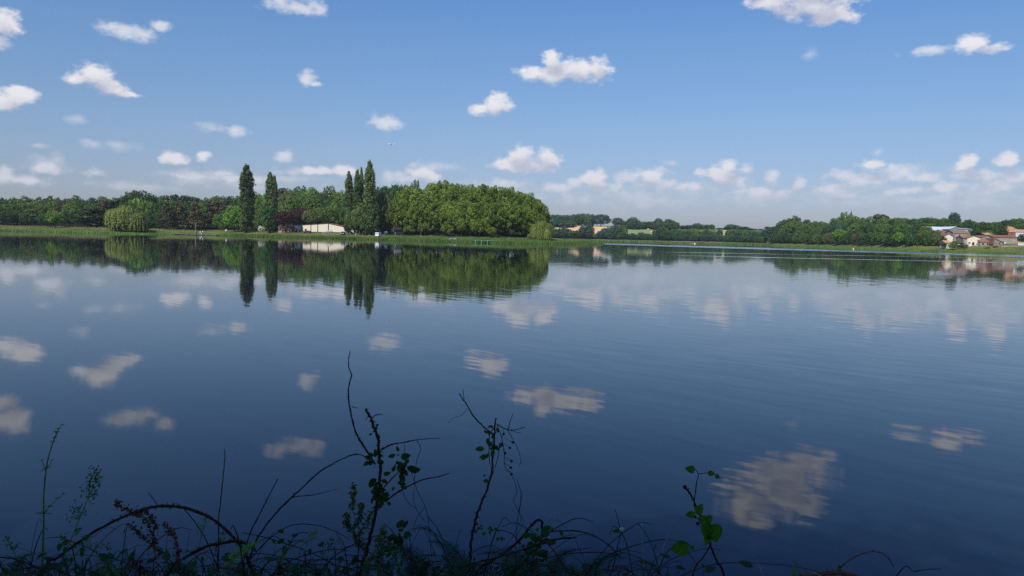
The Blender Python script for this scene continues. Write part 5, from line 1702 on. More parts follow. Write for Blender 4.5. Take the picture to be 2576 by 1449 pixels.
M_BLEAF = mat_herb('bramble_leaf', (.025, .085, .018), (.055, .150, .030))
M_BIND = mat_herb('bindweed_leaf', (.055, .170, .014), (.085, .240, .022), .5)
M_FERN = mat_herb('fern_dark', (.022, .060, .030), (.045, .110, .050))
M_FERN_Y = mat_herb('fern_young', (.12, .30, .04), (.22, .46, .07), .5)
M_RUST = mat_herb('dock_seed', (.07, .034, .018), (.14, .070, .035), .2)
M_SEED = mat_herb('green_seed', (.06, .13, .035), (.13, .21, .07), .3)
M_GOOSE = mat_herb('cleavers', (.08, .22, .04), (.15, .34, .07), .4)
M_BERRY = mat_plain('dry_berry', (.03, .02, .015), .8)
FG = np.random.default_rng(77)


def path3(pts, D, dz=None, jig=0.0):
    """photo-pixel path at about D metres ahead; D may be (start, end)"""
    d0, d1 = D if isinstance(D, tuple) else (D, D)
    n = len(pts)
    out = []
    for i, (px, py) in enumerate(pts):
        t = i / max(1, n - 1)
        out.append(pt(px, py, d0 + (d1 - d0) * t + (FG.normal() * jig if jig else 0)))
    return out


def rooted(P):
    """carry a path that starts at the lower frame edge down to the soil"""
    p = P[0]
    q = P[1] - P[0]
    drop = p.z - gz(p.x, p.y) + .03
    k = max(-.45, min(.45, q.x / max(q.z, .02)))
    out = []
    for t in (1.0, .66, .33):
        out.append(Vector((p.x - k * drop * t * (1 - .35 * t), p.y + .02 * t, p.z - drop * t)))
    return out + P


def cane_mb(P, r0, r1, thorns=0, seed=0, b=None, k=6, wob=.6):
    r0, r1, wob = r0 * .72, r1 * .78, wob * .45
    g = np.random.default_rng(seed)
    S = smooth_path(P, k)
    for i in range(1, len(S) - 1):
        S[i] = S[i] + Vector(g.normal(size=3)) * (r0 * wob)
    n = len(S)
    R = [(r0 + (r1 - r0) * i / (n - 1)) * (1 + .12 * g.normal()) for i in range(n)]
    b = b or MB()
    b.tube(S, R, 7)
    for _ in range(thorns):
        i = int(g.integers(1, n - 1))
        t = (S[min(i + 1, n - 1)] - S[i - 1]).normalized()
        side = Vector(g.normal(size=3)); side.y *= .5
        side = (side - t * side.dot(t)).normalized()
        L = R[i] * g.uniform(1.8, 3.2)
        base_ = S[i] + (S[i + 1] - S[i]) * g.random()
        b.tube([base_, base_ + side * L - t * L * .45], [R[i] * .55, R[i] * .08], 5)
    return b, S


def leaf_mb(b, base_, dirv, nrm, L, W, cup=.12, kind='ovate', serr=False):
    """a leaf with midrib fold, pointed tip; serrated edge for bramble"""
    d = Vector(dirv).normalized()
    n = Vector(nrm); n = (n - d * n.dot(d)).normalized()
    s = d.cross(n)
    if kind == 'ovate': prof = [(0, .05), (.12, .62), (.3, .95), (.5, 1), (.7, .8), (.87, .42), (1, 0)]
    elif kind == 'heart': prof = [(-.08, .45), (.08, .92), (.28, 1.05), (.5, .92), (.72, .62), (.9, .25), (1, 0)]
    else: prof = [(0, .2), (.25, .8), (.5, 1), (.75, .7), (1, 0)]
    if serr:
        q = []
        for (a0, w0), (a1, w1) in zip(prof[:-1], prof[1:]):
            q += [(a0, w0), ((a0 + a1) / 2 + .03, (w0 + w1) / 2 + .07)]
        prof = q + [prof[-1]]
    mid, lf, rt = [], [], []
    for a, w in prof:
        p = Vector(base_) + d * (a * L) - n * (cup * L * a * a)
        mid.append(p)
        lf.append(p + s * (w * W / 2) + n * (w * W * .16))
        rt.append(p - s * (w * W / 2) + n * (w * W * .16))
    k = len(prof)
    b.add(mid + lf + rt, [(i, i + 1, k + i + 1, k + i) for i in range(k - 1)] + [(i + 1, i, 2 * k + i, 2 * k + i + 1) for i in range(k - 1)])


def rv(sc=1.0):
    return Vector(FG.normal(size=3)) * sc


def leaf_cluster(b, c, n, L, spread, kind='ovate', serr=True, stalk=None):
    for _ in range(n):
        d = rv(); d.y *= .5; d.normalize()
        p = c + d * spread * FG.uniform(.2, 1)
        if stalk is not None:
            stalk.tube([c, p], .0012, 4)
        dd = (d + rv(.4)); dd.z -= .25
        nn = Vector((FG.normal() * .5, -1, .4 + FG.normal() * .5))
        l = L * .8 * FG.uniform(.55, 1.15)
        leaf_mb(b, p, dd, nn, l, l * .58, .2, kind, serr)


def plant(name, label, cat, group=None):
    r = empty(name, (0, 0, 0))
    return tag(r, label, cat, group)


def settle(r):
    """put the plant's origin at its own foot"""
    lo = None
    for c in r.children:
        for v in c.data.vertices:
            if lo is None or v.co.z < lo.z:
                lo = v.co.copy()
    lo = Vector(lo)
    r.location = lo
    for c in r.children:
        c.data.transform(Matrix.Translation(-lo))
    return r


BR = 'bramble canes of the near bank'
# -- main upright thorny stem with its side branches
r = plant('bramble', 'thick dark thorny upright bramble stem with leaf clusters, left of centre', 'bramble', BR)
P = rooted(path3([(905, 1449), (922, 1385), (940, 1310), (952, 1240), (956, 1170), (951, 1110), (938, 1065), (921, 1028)], (2.0, 2.05)))
b, S = cane_mb(P, .0085, .0048, 60, 1)
b.build('stem', M_CANE, r, True)
for seg, r0, r1, th, sd_ in (([(944, 1168), (920, 1130), (897, 1092), (884, 1045), (878, 1010), (877, 975), (884, 945), (878, 925), (877, 905), (881, 883)], .0042, .0014, 26, 2),
                             ([(885, 1023), (900, 1027)], .0016, .001, 2, 3), ([(958, 1132), (985, 1118), (1020, 1112), (1050, 1106), (1107, 1102)], .0035, .0012, 14, 4), ([(936, 1052), (945, 1044), (962, 1042)], .0022, .0013, 3, 5),
                             ([(930, 1043), (918, 1058)], .002, .0008, 2, 6), ([(968, 1262), (1010, 1232), (1060, 1208), (1100, 1200), (1131, 1190)], .0036, .0014, 16, 7), ([(958, 1235), (985, 1205), (1012, 1180), (1022, 1168)], .0026, .001, 6, 8)):
    b, _ = cane_mb(path3(seg, 2.03), r0, r1, th, sd_, wob=.3)
    b.build('branch', M_CANE, r, True)
lb = MB()
for (x, y), n, L in (((942, 1090), 6, .016), ((945, 1160), 9, .028), ((1000, 1160), 8, .040), ((1018, 1178), 7, .046), ((1010, 1150), 5, .03), ((955, 1205), 8, .026), ((952, 1240), 10, .036), ((968, 1262), 6, .034), ((930, 1238), 4, .034), ((996, 1222), 4, .03)):
    leaf_cluster(lb, pt(x, y, 2.02), n, L, .02)
lb.build('leaves', M_BLEAF, r)
settle(r)
# -- thin looping tendrils hanging from its right branch
r = plant('dry_tendril', 'thin dry tendrils looping down from the right branch of the main bramble', 'tendril')
for i, seg in enumerate(([(1018, 1117), (1020, 1160), (1035, 1190), (1050, 1235), (1070, 1275), (1078, 1310), (1082, 1360)], [(1048, 1106), (1058, 1130), (1048, 1160), (1042, 1220), (1043, 1270), (1070, 1315)],
                         [(1078, 1300), (1100, 1330), (1112, 1350), (1100, 1330), (1120, 1370)], [(1070, 1275), (1050, 1300), (1042, 1330), (1060, 1320), (1030, 1380)], [(1010, 1220), (1018, 1250), (1032, 1270), (1045, 1278)])):
    P = path3(seg, 2.06, jig=.01)
    b, _ = cane_mb(rooted(P[::-1]) if i == 0 else P, .0014, .0009, 0, 20 + i)
    b.build('tendril', M_CANE, r, True)
settle(r)
# -- second stem with dead branches and round seed heads
r = plant('bramble', 'dark crooked bramble stem with hanging dry berries, right of the main stem', 'bramble', BR)
P = rooted(path3([(1182, 1449), (1183, 1400), (1187, 1350), (1202, 1290), (1222, 1240), (1236, 1190), (1240, 1140), (1244, 1095), (1248, 1052)], (2.15, 2.2)))
b, S = cane_mb(P, .0062, .0034, 50, 31)
b.build('stem', M_CANE, r, True)
for i, (seg, r0, r1, th) in enumerate((([(1242, 1092), (1215, 1072), (1190, 1045), (1172, 1015), (1155, 990)], .0036, .0018, 16), ([(1168, 1007), (1166, 995), (1165, 978)], .0016, .001, 2), ([(1176, 1028), (1160, 1045), (1140, 1052), (1128, 1065)], .0011, .0006, 0),
                                       ([(1250, 1067), (1270, 1078), (1290, 1082), (1321, 1074)], .0026, .0012, 6), ([(1278, 1082), (1283, 1062), (1291, 1040)], .0019, .001, 3), ([(1276, 1080), (1290, 1105), (1303, 1130), (1310, 1160), (1305, 1175)], .0016, .0008, 4),
                                       ([(1250, 1070), (1262, 1100), (1268, 1140), (1270, 1172), (1285, 1190), (1296, 1215)], .0020, .0009, 8), ([(1243, 1075), (1232, 1095), (1230, 1130), (1232, 1165), (1238, 1180)], .0018, .0014, 6),
                                       ([(1256, 1130), (1250, 1160), (1240, 1190), (1228, 1215)], .0018, .0012, 5), ([(1286, 1080), (1300, 1088), (1310, 1088)], .0014, .0009, 0))):
    b, _ = cane_mb(path3(seg, 2.19), r0, r1, th, 40 + i, wob=.5)
    b.build('branch', M_CANE, r, True)
bb = MB()
for x, y in ((1267, 1092), (1283, 1127), (1271, 1140), (1290, 1113), (1287, 1160), (1285, 1176), (1287, 1193)):
    p = pt(x, y, 2.19)
    bb.ball(p, .0042, 8, 6)
    bb.tube([p, pt(1268, y - 12, 2.19)], .0006, 4)
bb.build('berries', M_BERRY, r, True)
lb = MB()
for (x, y), n, L in (((1240, 1078), 4, .020), ((1232, 1098), 7, .026), ((1228, 1135), 7, .034), ((1245, 1128), 5, .026), ((1225, 1200), 4, .018)):
    leaf_cluster(lb, pt(x, y, 2.19), n, L, .016)
lb.build('leaves', M_BLEAF, r)
settle(r)
# -- twisted dry stalk to its right
r = plant('dry_tendril', 'thin twisted dry stalk hanging right of the berried bramble', 'tendril')
b, _ = cane_mb(rooted(path3([(1298, 1449), (1298, 1370), (1300, 1320), (1308, 1270), (1312, 1235)], 2.22)), .0018, .001, 3, 61); b.build('tendril', M_CANE, r, True)
for i, seg in enumerate(([(1296, 1215), (1300, 1240), (1292, 1260), (1306, 1290), (1310, 1310), (1290, 1350), (1262, 1385)], [(1300, 1205), (1312, 1250), (1306, 1290), (1316, 1310), (1300, 1350)])):
    b, _ = cane_mb(path3(seg, 2.2), .0013, .0009, 3, 62 + i); b.build('tendril', M_CANE, r, True)
settle(r)
# -- arching canes on the left
for i, (seg, D, r0, r1, th, lab) in enumerate((
        ([(108, 1435), (150, 1400), (200, 1362), (260, 1325), (330, 1292), (380, 1276), (430, 1273), (480, 1282), (530, 1303), (570, 1335), (610, 1380), (640, 1449)], 1.95, .0042, .0060, 70, 'thick dark cane arching low from the left corner to the bramble root'),
        ([(548, 1449), (550, 1380), (550, 1310), (556, 1250), (561, 1200), (566, 1150), (564, 1129)], 2.1, .0036, .0014, 14, 'thin straight upright cane rising alone above the left arch'),
        ([(612, 1449), (617, 1385), (632, 1335), (655, 1290), (675, 1250), (699, 1205)], 2.05, .0036, .0018, 26, 'straight thorny cane leaning right beside the left arch'),
        ([(618, 1449), (640, 1370), (672, 1318), (712, 1272), (752, 1235), (800, 1190), (850, 1160), (885, 1145), (910, 1145), (935, 1162)], 2.0, .0045, .0016, 50, 'long thorny cane arching from the root up to the main bramble stem'),
        ([(700, 1282), (735, 1252), (780, 1246), (810, 1240), (848, 1230)], 2.0, .0022, .0008, 10, 'fine side twig pointing right from the long arching cane'),
        ([(600, 1449), (640, 1395), (690, 1345), (740, 1320), (800, 1322), (850, 1340), (880, 1358)], 2.1, .0030, .0012, 20, 'thin low cane arching right below the fine side twig'),
        ([(420, 1449), (470, 1400), (530, 1372), (600, 1362), (640, 1380)], 1.9, .0050, .0060, 30, 'short dark cane curving low under the left arch'),
        ([(880, 1449), (840, 1420), (780, 1390), (720, 1368), (660, 1350), (610, 1340)], 2.15, .0032, .0016, 16, 'low cane running left from the foot of the main stem'),
        ([(400, 1277), (385, 1255), (372, 1238)], 1.95, .0020, .0010, 4, 'short bare twig poking up from the top of the left arch'),
        ([(1195, 1449), (1240, 1410), (1300, 1365), (1330, 1330), (1352, 1308), (1364, 1318), (1362, 1352)], 2.0, .0058, .0040, 20, 'broken grey-brown cane bent over at its tip below the tendrils'),
        ([(1100, 1449), (1160, 1425), (1240, 1405), (1310, 1385), (1380, 1360), (1450, 1352)], 1.9, .0050, .0028, 26, 'dark low cane crossing the lower middle'),
        ([(1290, 1449), (1330, 1400), (1360, 1348), (1420, 1335), (1480, 1342), (1530, 1370), (1560, 1405)], 2.1, .0036, .0020, 20, 'dark cane arching low right of the middle'),
        ([(2100, 1449), (2112, 1430), (2145, 1404), (2185, 1388), (2215, 1390), (2235, 1404), (2247, 1424)], 1.8, .0034, .0018, 12, 'thin pale-brown cane arching near the lower right'),
        ([(2255, 1449), (2300, 1438), (2330, 1433), (2366, 1431)], 1.8, .0026, .0012, 8, 'short dark twig at the lower right edge'),
)):
    r = plant('bramble_cane', lab, 'bramble cane', BR)
    P = path3(seg, D)
    if seg[0][1] > 1430:
        P = rooted(P)
    b, S = cane_mb(P, r0, r1, th, 70 + i, wob=.35)
    b.build('stem', M_CANE_R if i == 12 else M_CANE, r, True)
    settle(r)
r = plant('fallen_branch', 'thick reddish bare branch lying along the bottom edge at lower right', 'branch')
b, _ = cane_mb(path3([(1985, 1460), (2040, 1447), (2100, 1441), (2150, 1449), (2230, 1475)], 1.75), .0085, .0065, 20, 99, wob=.15); b.build('stem', M_CANE_R, r, True)
b, _ = cane_mb(path3([(2045, 1440), (2065, 1450), (2080, 1465)], 1.73), .0018, .001, 0, 98); b.build('twig', M_DEAD, r, True)
settle(r)
# -- right-hand stem with round green leaves
r = plant('bindweed_stem', 'dark leaning stem with round bright green leaves, right of the centre', 'climbing plant')
P = rooted(path3([(1822, 1449), (1805, 1415), (1792, 1385), (1780, 1345), (1765, 1305), (1750, 1270), (1738, 1245), (1725, 1228)], (1.95, 2.0)))
b, _ = cane_mb(P, .0052, .0034, 30, 110, wob=.3); b.build('stem', M_CANE, r, True)
for i, (seg, r0, r1) in enumerate((([(1752, 1290), (1746, 1265), (1750, 1235), (1752, 1215), (1757, 1192), (1745, 1178)], .0024, .0014), ([(1757, 1192), (1780, 1190), (1800, 1195), (1814, 1203)], .0016, .0010), ([(1787, 1372), (1770, 1400), (1750, 1425), (1742, 1449)], .0026, .003),
                                   ([(1753, 1420), (1740, 1400), (1730, 1392)], .0012, .001), ([(1762, 1305), (1748, 1302), (1748, 1290), (1755, 1288)], .001, .0008), ([(1770, 1330), (1757, 1322), (1750, 1312)], .001, .0008))):
    b, _ = cane_mb(path3(seg, 1.97), r0, r1, 2, 111 + i, wob=.2); b.build('branch', M_CANE, r, True)
lb = MB()
for (x, y), (dx, dz), L in (((1752, 1290), (.6, .8), .030), ((1745, 1292), (-.7, -.3), .024), ((1760, 1310), (.8, .5), .030), ((1772, 1320), (.35, -.9), .044), ((1782, 1345), (-.3, -1), .030), ((1794, 1322), (.25, -1), .052), ((1730, 1376), (-1, -.25), .050),
                            ((1745, 1182), (-1, .25), .026), ((1782, 1191), (1, .1), .018), ((1800, 1196), (.9, -.6), .016), ((1777, 1300), (.5, -.8), .034), ((1738, 1380), (.9, .6), .014)):
    leaf_mb(lb, pt(x, y, 1.96), Vector((dx, FG.normal() * .25, dz)), Vector((.2, -1, .25)), L, L * .8, .1, 'heart')
lb.build('leaves', M_BIND, r)
bb = MB()
for x, y, q in ((1723, 1225, .006), (1755, 1317, .005), (1749, 1300, .004)):
    bb.ball(pt(x, y, 1.97), q, 8, 6)
bb.build('berries', M_BERRY, r, True)
settle(r)
# -- pale dead stalks
for i, (seg, lab) in enumerate((([(1920, 1449), (1908, 1422), (1899, 1405), (1895, 1395)], 'short white dead stalk near the lower right'), ([(1622, 1449), (1618, 1400), (1616, 1360), (1612, 1335), (1619, 1318), (1622, 1305)], 'pale curled dead stalk right of the dark twig with a snail'),
                                ([(1650, 1449), (1662, 1400), (1675, 1360), (1688, 1325), (1694, 1310)], 'faint thin pale grass stalk leaning right'), ([(1380, 1449), (1378, 1390), (1384, 1340), (1392, 1300)], 'thin pale stalk rising beside the bramble leaves with a snail'),
                                ([(1405, 1290), (1395, 1305), (1385, 1330)], 'tiny dry side twig by the pale stalk'))):
    r = plant('dead_stalk', lab, 'stalk', 'pale dead stalks')
    P = path3(seg, 1.95)
    b, _ = cane_mb(rooted(P) if seg[0][1] > 1440 else P, .0016 if i != 0 else .0022, .0007, 0, 130 + i, wob=1.0); b.build('stem', M_DEAD, r, True)
    if i == 1:
        b = MB(); leaf_mb(b, pt(1613, 1345, 1.95), (.2, 0, 1), (1, -.6, 0), .035, .009, .3); b.build('husk', M_DEAD, r)
    settle(r)
r = plant('dry_twig', 'dark twig with one leaf and a white snail, right of the ferns', 'twig')
b, _ = cane_mb(rooted(path3([(1535, 1449), (1548, 1405), (1553, 1375), (1562, 1340), (1556, 1315), (1550, 1290), (1547, 1282)], 2.0)), .0024, .0012, 4, 140); b.build('stem', M_CANE, r, True)
b = MB(); leaf_mb(b, pt(1562, 1335, 2.0), (-1, 0, -.1), (0, -1, .4), .024, .012); b.build('leaf', M_BLEAF, r)
b, _ = cane_mb(path3([(1552, 1380), (1590, 1386), (1625, 1394)], 2.0), .0014, .0008, 2, 141); b.build('branch', M_CANE, r, True)
settle(r)
M_SNAIL = mat_plain('snail_shell', (.62, .64, .68), .5)
for x, y, q, lab in ((1563, 1333, .0055, 'small white snail on the dark leafed twig'), (1375, 1357, .0065, 'white snail on the bramble leaves right of centre'), (1352, 1286, .0022, 'tiny white speck of a snail hanging in the tendrils')):
    b = MB()
    c = pt(x, y, 1.985)
    sp = [c + Vector((q * (1 - t) * math.cos(t * 9), -.0 - q * .5 * t, q * (1 - t) * math.sin(t * 9))) for t in [k / 14 for k in range(13)]]
    b.tube(sp, [q * .62 * (1 - k / 16) for k in range(13)], 8)
    o = b.build('snail', M_SNAIL, None, True); tag(o, lab, 'snail', 'snails')


# -- tall green cleavers stem at the left
def whorl(b, c, n, L, w, up=.2):
    a0 = FG.random() * 6
    for k in range(n):
        a = a0 + 2 * math.pi * k / n
        leaf_mb(b, c, (math.cos(a), math.sin(a), up + FG.normal() * .15), (0, 0, 1), L * FG.uniform(.8, 1.2), w, .1, 'lance')


r = plant('tall_herb', 'tall single green stem with small whorls and a dark seed tip at far left', 'herb')
P = rooted(path3([(106, 1449), (108, 1380), (110, 1310), (110, 1250), (115, 1190), (122, 1150), (135, 1108), (150, 1075)], 1.9))
b, _ = cane_mb(P, .0042, .0018, 0, 150, wob=.1); b.build('stem', M_STEM, r, True)
for i, seg in enumerate(([(114, 1178), (108, 1165), (104, 1158)], [(117, 1178), (126, 1168), (131, 1155)], [(109, 1292), (125, 1275), (145, 1255), (163, 1240)])):
    b, _ = cane_mb(path3(seg, 1.9), .0014, .0008, 0, 151 + i); b.build('branch', M_STEM, r, True)
lb = MB()
for x, y, n, L in ((110, 1292, 6, .020), (115, 1180, 5, .016), (104, 1158, 6, .008), (131, 1158, 6, .009), (133, 1112, 4, .012), (137, 1100, 7, .010), (142, 1088, 8, .011), (148, 1078, 8, .009), (155, 1070, 7, .009), (125, 1275, 7, .012), (146, 1254, 6, .010), (160, 1242, 6, .007)):
    whorl(lb, pt(x, y, 1.9), n, L, L * .35)
lb.build('leaves', M_GOOSE, r)
settle(r)


def panicle(name, label, stem, clumps, D, matr, leafL=.010, group=None, n=26):
    r = plant(name, label, 'grass' if 'grass' in name else 'herb', group)
    b, _ = cane_mb(rooted(path3(stem, D)), .0026, .001, 0, int(FG.integers(1e6)), wob=.15); b.build('stem', M_STEM, r, True)
    lb = MB()
    for x, y, q in clumps:
        c = pt(x, y, D if not isinstance(D, tuple) else D[1])
        for _ in range(int(n * q)):
            p = c + rv(.0085 * q)
            d = rv(.6) + Vector((.35, 0, .7))
            leaf_mb(lb, p, d, rv(), leafL * FG.uniform(.6, 1.2), leafL * .38, .05, 'lance')
    lb.build('seed_head', matr, r)
    settle(r)
    return r


panicle('cocksfoot_grass', 'dark tufted grass head leaning right beside the tall herb', [(140, 1449), (165, 1390), (190, 1330), (208, 1285), (220, 1255), (232, 1230)],
        [(244, 1190, 1), (238, 1203, 1.1), (228, 1215, 1.2), (238, 1222, 1.1), (220, 1243, 1.5), (232, 1246, 1.3), (188, 1292, 1.4), (198, 1290, 1.2)], 1.92, M_SEED, group='grass heads of the near bank')
for i, (st, cl, D, lab) in enumerate((([(350, 1449), (372, 1390), (385, 1340), (400, 1300)], [(330, 1335, 1.2)], 1.9, 0),)):
    pass
# rusty dock seed heads
def dock(label, paths, D):
    r = plant('dock_plant', label, 'dock', 'rusty dock plants')
    for k, seg in enumerate(paths):
        P = path3(seg, D, jig=.01)
        b, S = cane_mb(rooted(P[::-1])[::-1] if k == 0 else P, .0018, .0010, 0, int(FG.integers(1e6)), wob=.5)
        b.build('stem', M_CANE_R, r, True)
        lb = MB()
        for s_ in S[: int(len(S) * .8)]:
            if s_.z < pt(seg[0][0], 1449, D).z: continue
            for _ in range(5):
                p = s_ + rv(.0040)
                leaf_mb(lb, p, rv(), rv(), FG.uniform(.004, .009), .006, .05, 'heart')
        lb.build('seed_head', M_RUST, r)
    settle(r)


dock('rusty brown dock seed heads crossing the left arching cane', [[(290, 1266), (310, 1278), (340, 1290), (362, 1300), (378, 1330), (388, 1360), (392, 1400)], [(345, 1292), (362, 1285), (380, 1300), (392, 1325), (398, 1350)], [(325, 1318), (345, 1335), (365, 1355), (390, 1378), (410, 1400), (430, 1430)]], 1.86)
dock('smaller rusty dock seed head lower down beside the left arch', [[(412, 1318), (430, 1335), (440, 1360), (448, 1390), (452, 1420)], [(330, 1410), (352, 1425), (380, 1445)]], 1.84)
# hanging green seed spikes left of the main stem
def spikes(label, stem, sp, D, matr=M_SEED):
    r = plant('seeding_herb', label, 'herb', 'green seeding herbs')
    b, _ = cane_mb(rooted(path3(stem, D)), .0026, .0012, 0, int(FG.integers(1e6)), wob=.2); b.build('stem', M_STEM, r, True)
    lb = MB()
    for seg in sp:
        S = smooth_path(path3(seg, D, jig=.006), 5)
        sb = MB(); sb.tube(S, .0008, 4); sb.build('branch', M_STEM, r, True)
        for s_ in S:
            for _ in range(7):
                leaf_mb(lb, s_ + rv(.0045), rv() - Vector((0, 0, .4)), rv(), FG.uniform(.004, .008), .006, .05, 'heart')
    lb.build('seed_head', matr, r)
    settle(r)


spikes('green herb with drooping seed spikes just left of the main bramble stem', [(925, 1449), (918, 1400), (908, 1350), (895, 1310), (886, 1280)],
       [[(886, 1280), (888, 1260), (889, 1240), (891, 1222)], [(880, 1330), (875, 1310), (870, 1290)], [(895, 1325), (905, 1300), (908, 1280), (906, 1270)], [(905, 1340), (925, 1310), (930, 1290)], [(912, 1370), (893, 1345), (878, 1325), (868, 1315)], [(915, 1385), (900, 1365), (890, 1350)]], 1.92)
spikes('paler green seed spikes drooping at the foot of the main bramble stem', [(950, 1449), (948, 1420), (950, 1380), (958, 1340), (965, 1325)],
       [[(965, 1325), (968, 1350), (962, 1380), (955, 1405)], [(955, 1340), (952, 1370), (950, 1400), (945, 1430)], [(940, 1400), (925, 1410), (922, 1440)], [(975, 1360), (990, 1385), (1002, 1420), (1003, 1445)]], 1.88)
GH = 'narrow-headed grasses of the near bank'
for i, (stem, cl, D, lab) in enumerate((
        ([(745, 1449), (752, 1400), (762, 1370), (790, 1352)], [(786, 1350, .8), (778, 1358, .8), (790, 1345, .6)], 1.95, 'narrow grass head left of the drooping seed spikes'),
        ([(800, 1449), (812, 1400), (835, 1365)], [(820, 1380, .9), (828, 1368, .8), (838, 1362, .6), (812, 1395, .7)], 1.9, 'bent grass head between the seed spikes and the low cane'),
        ([(490, 1449), (500, 1380), (512, 1330), (520, 1310)], [(500, 1340, .6), (508, 1325, .6), (516, 1312, .5)], 2.0, 'fine grass head in front of the left arch'),
        ([(530, 1449), (545, 1380), (562, 1350)], [(556, 1362, .9), (563, 1348, .8), (550, 1375, .6)], 1.95, 'dark grass head below the left arch top'),
        ([(60, 1449), (40, 1400), (25, 1370), (14, 1352)], [(30, 1380, .8), (22, 1366, .7), (14, 1352, .6)], 1.85, 'green grass head at the far left edge'),
        ([(255, 1449), (245, 1400), (240, 1370)], [(243, 1378, 1), (225, 1368, .9), (262, 1372, .9), (275, 1380, .6)], 1.86, 'dark branching weed head left of the rusty dock'),
        ([(2106, 1475), (2000, 1449), (1998, 1430), (1999, 1420)], [(1998, 1440, .5), (1999, 1430, .5), (2000, 1420, .4)], 1.75, 'tiny green sprig by the fallen branch at lower right'))):
    panicle('meadow_grass', lab, stem, cl, D, M_SEED if i % 2 else M_GOOSE, .009, GH, 20)


# ferns
def fern(label, spine, D, matr, L=.05, name='fern', group='fern fronds of the near bank'):
    r = plant(name, label, 'fern', group)
    P = path3(spine, D, jig=.004)
    if spine[0][1] > 1435: P = rooted(P)
    S = smooth_path(P, 7)
    b = MB(); b.tube(S, [.0024 * (1 - .7 * i / len(S)) for i in range(len(S))], 5); b.build('stem', M_STEM if matr is M_FERN_Y else M_CANE, r, True)
    lb = MB()
    top = len(S)
    z0 = pt(spine[0][0], 1449, 1.9).z - .08
    for i in range(2, top - 1):
        if S[i].z < z0: continue
        for sub in (0,):
            p = S[i].lerp(S[i + 1], sub)
            t = (S[i + 1] - S[i]).normalized()
            u = (i + sub) / top
            l = L * .72 * min(1, 2.6 * (1 - u)) * FG.uniform(.85, 1.1)
            for s_ in (-1, 1):
                side = t.cross(Vector((0, -1, .35))).normalized() * s_
                d = (side + t * .45 + Vector((0, FG.normal() * .25, -.25))).normalized()
                m_ = 5
                for k in range(m_):
                    q = p + d * (l * (k + .5) / m_) - Vector((0, 0, 1)) * (l * .12 * (k / m_) ** 2)
                    ll = l * .30 * (1 - .7 * k / m_)
                    for s2 in (-1, 1):
                        dd = (d * .55 + t * s2 * .8)
                        leaf_mb(lb, q, dd, (0, -1, .5), ll, ll * .45, .1, 'lance')
    lb.build('leaves', matr, r)
    settle(r)


for i, (sp, D, mt, L, lab) in enumerate((
        ([(560, 1449), (585, 1405), (610, 1385), (640, 1368), (668, 1360)], 1.8, M_FERN_Y, .026, 'bright yellow-green fern tip near the bramble root'),
        ([(700, 1449), (702, 1420), (712, 1395), (735, 1375), (752, 1362)], 1.8, M_GOOSE, .020, 'green feathery sprig right of the bright fern tip'),
        ([(1085, 1475), (1060, 1430), (1030, 1395), (1000, 1380), (960, 1372)], 1.78, M_FERN, .045, 'dark fern frond reaching left at the foot of the main stem'),
        ([(1180, 1480), (1160, 1420), (1135, 1385), (1105, 1365), (1075, 1362)], 1.85, M_FERN, .040, 'dark fern frond curling left below the tendrils'),
        ([(1370, 1475), (1330, 1425), (1290, 1400), (1240, 1390), (1200, 1395)], 1.82, M_FERN, .045, 'broad dark fern frond in the lower middle'),
        ([(1390, 1480), (1395, 1430), (1410, 1398), (1440, 1385), (1490, 1378)], 1.9, M_FERN, .032, 'dark fern frond pointing right, right of centre'),
        ([(1450, 1485), (1480, 1440), (1510, 1412), (1545, 1398), (1572, 1390)], 1.88, M_FERN, .036, 'dark fern frond behind the twig with a snail'),
        ([(1300, 1480), (1290, 1440), (1270, 1420), (1240, 1415)], 1.7, M_FERN, .042, 'low dark fern frond in the bottom middle'),
        ([(1480, 1480), (1440, 1445), (1400, 1425), (1350, 1425)], 1.72, M_FERN, .042, 'low dark fern frond at the bottom right of centre'),
        ([(1120, 1480), (1140, 1440), (1175, 1420), (1215, 1420)], 1.7, M_FERN, .040, 'low dark fern frond pointing right at the bottom'),
        ([(30, 1480), (40, 1430), (60, 1400), (85, 1395)], 1.75, M_FERN, .035, 'green feathery weed in the bottom left corner'),
        ([(300, 1480), (280, 1440), (270, 1415), (255, 1405)], 1.75, M_GOOSE, .028, 'green feathery weed left of the rusty dock'),
        ([(500, 1480), (470, 1440), (440, 1420), (400, 1415)], 1.74, M_FERN, .038, 'dark feathery weed under the short low cane'),
        ([(640, 1480), (610, 1445), (570, 1430), (530, 1432)], 1.72, M_FERN, .036, 'teal feathery weed at the bottom below the bright fern'),
        ([(80, 1480), (110, 1440), (150, 1425), (190, 1420)], 1.72, M_FERN, .034, 'dark feathery weed at the foot of the tall herb'),
        ([(1020, 1480), (1035, 1440), (1050, 1415), (1080, 1400)], 1.74, M_FERN, .036, 'dark feathery weed between the main stem and the broken cane'),
        ([(820, 1480), (800, 1445), (775, 1425), (740, 1422)], 1.74, M_FERN, .030, 'dark feathery weed below the bent grass head'))):
    fern(lab, sp, D, mt, L)
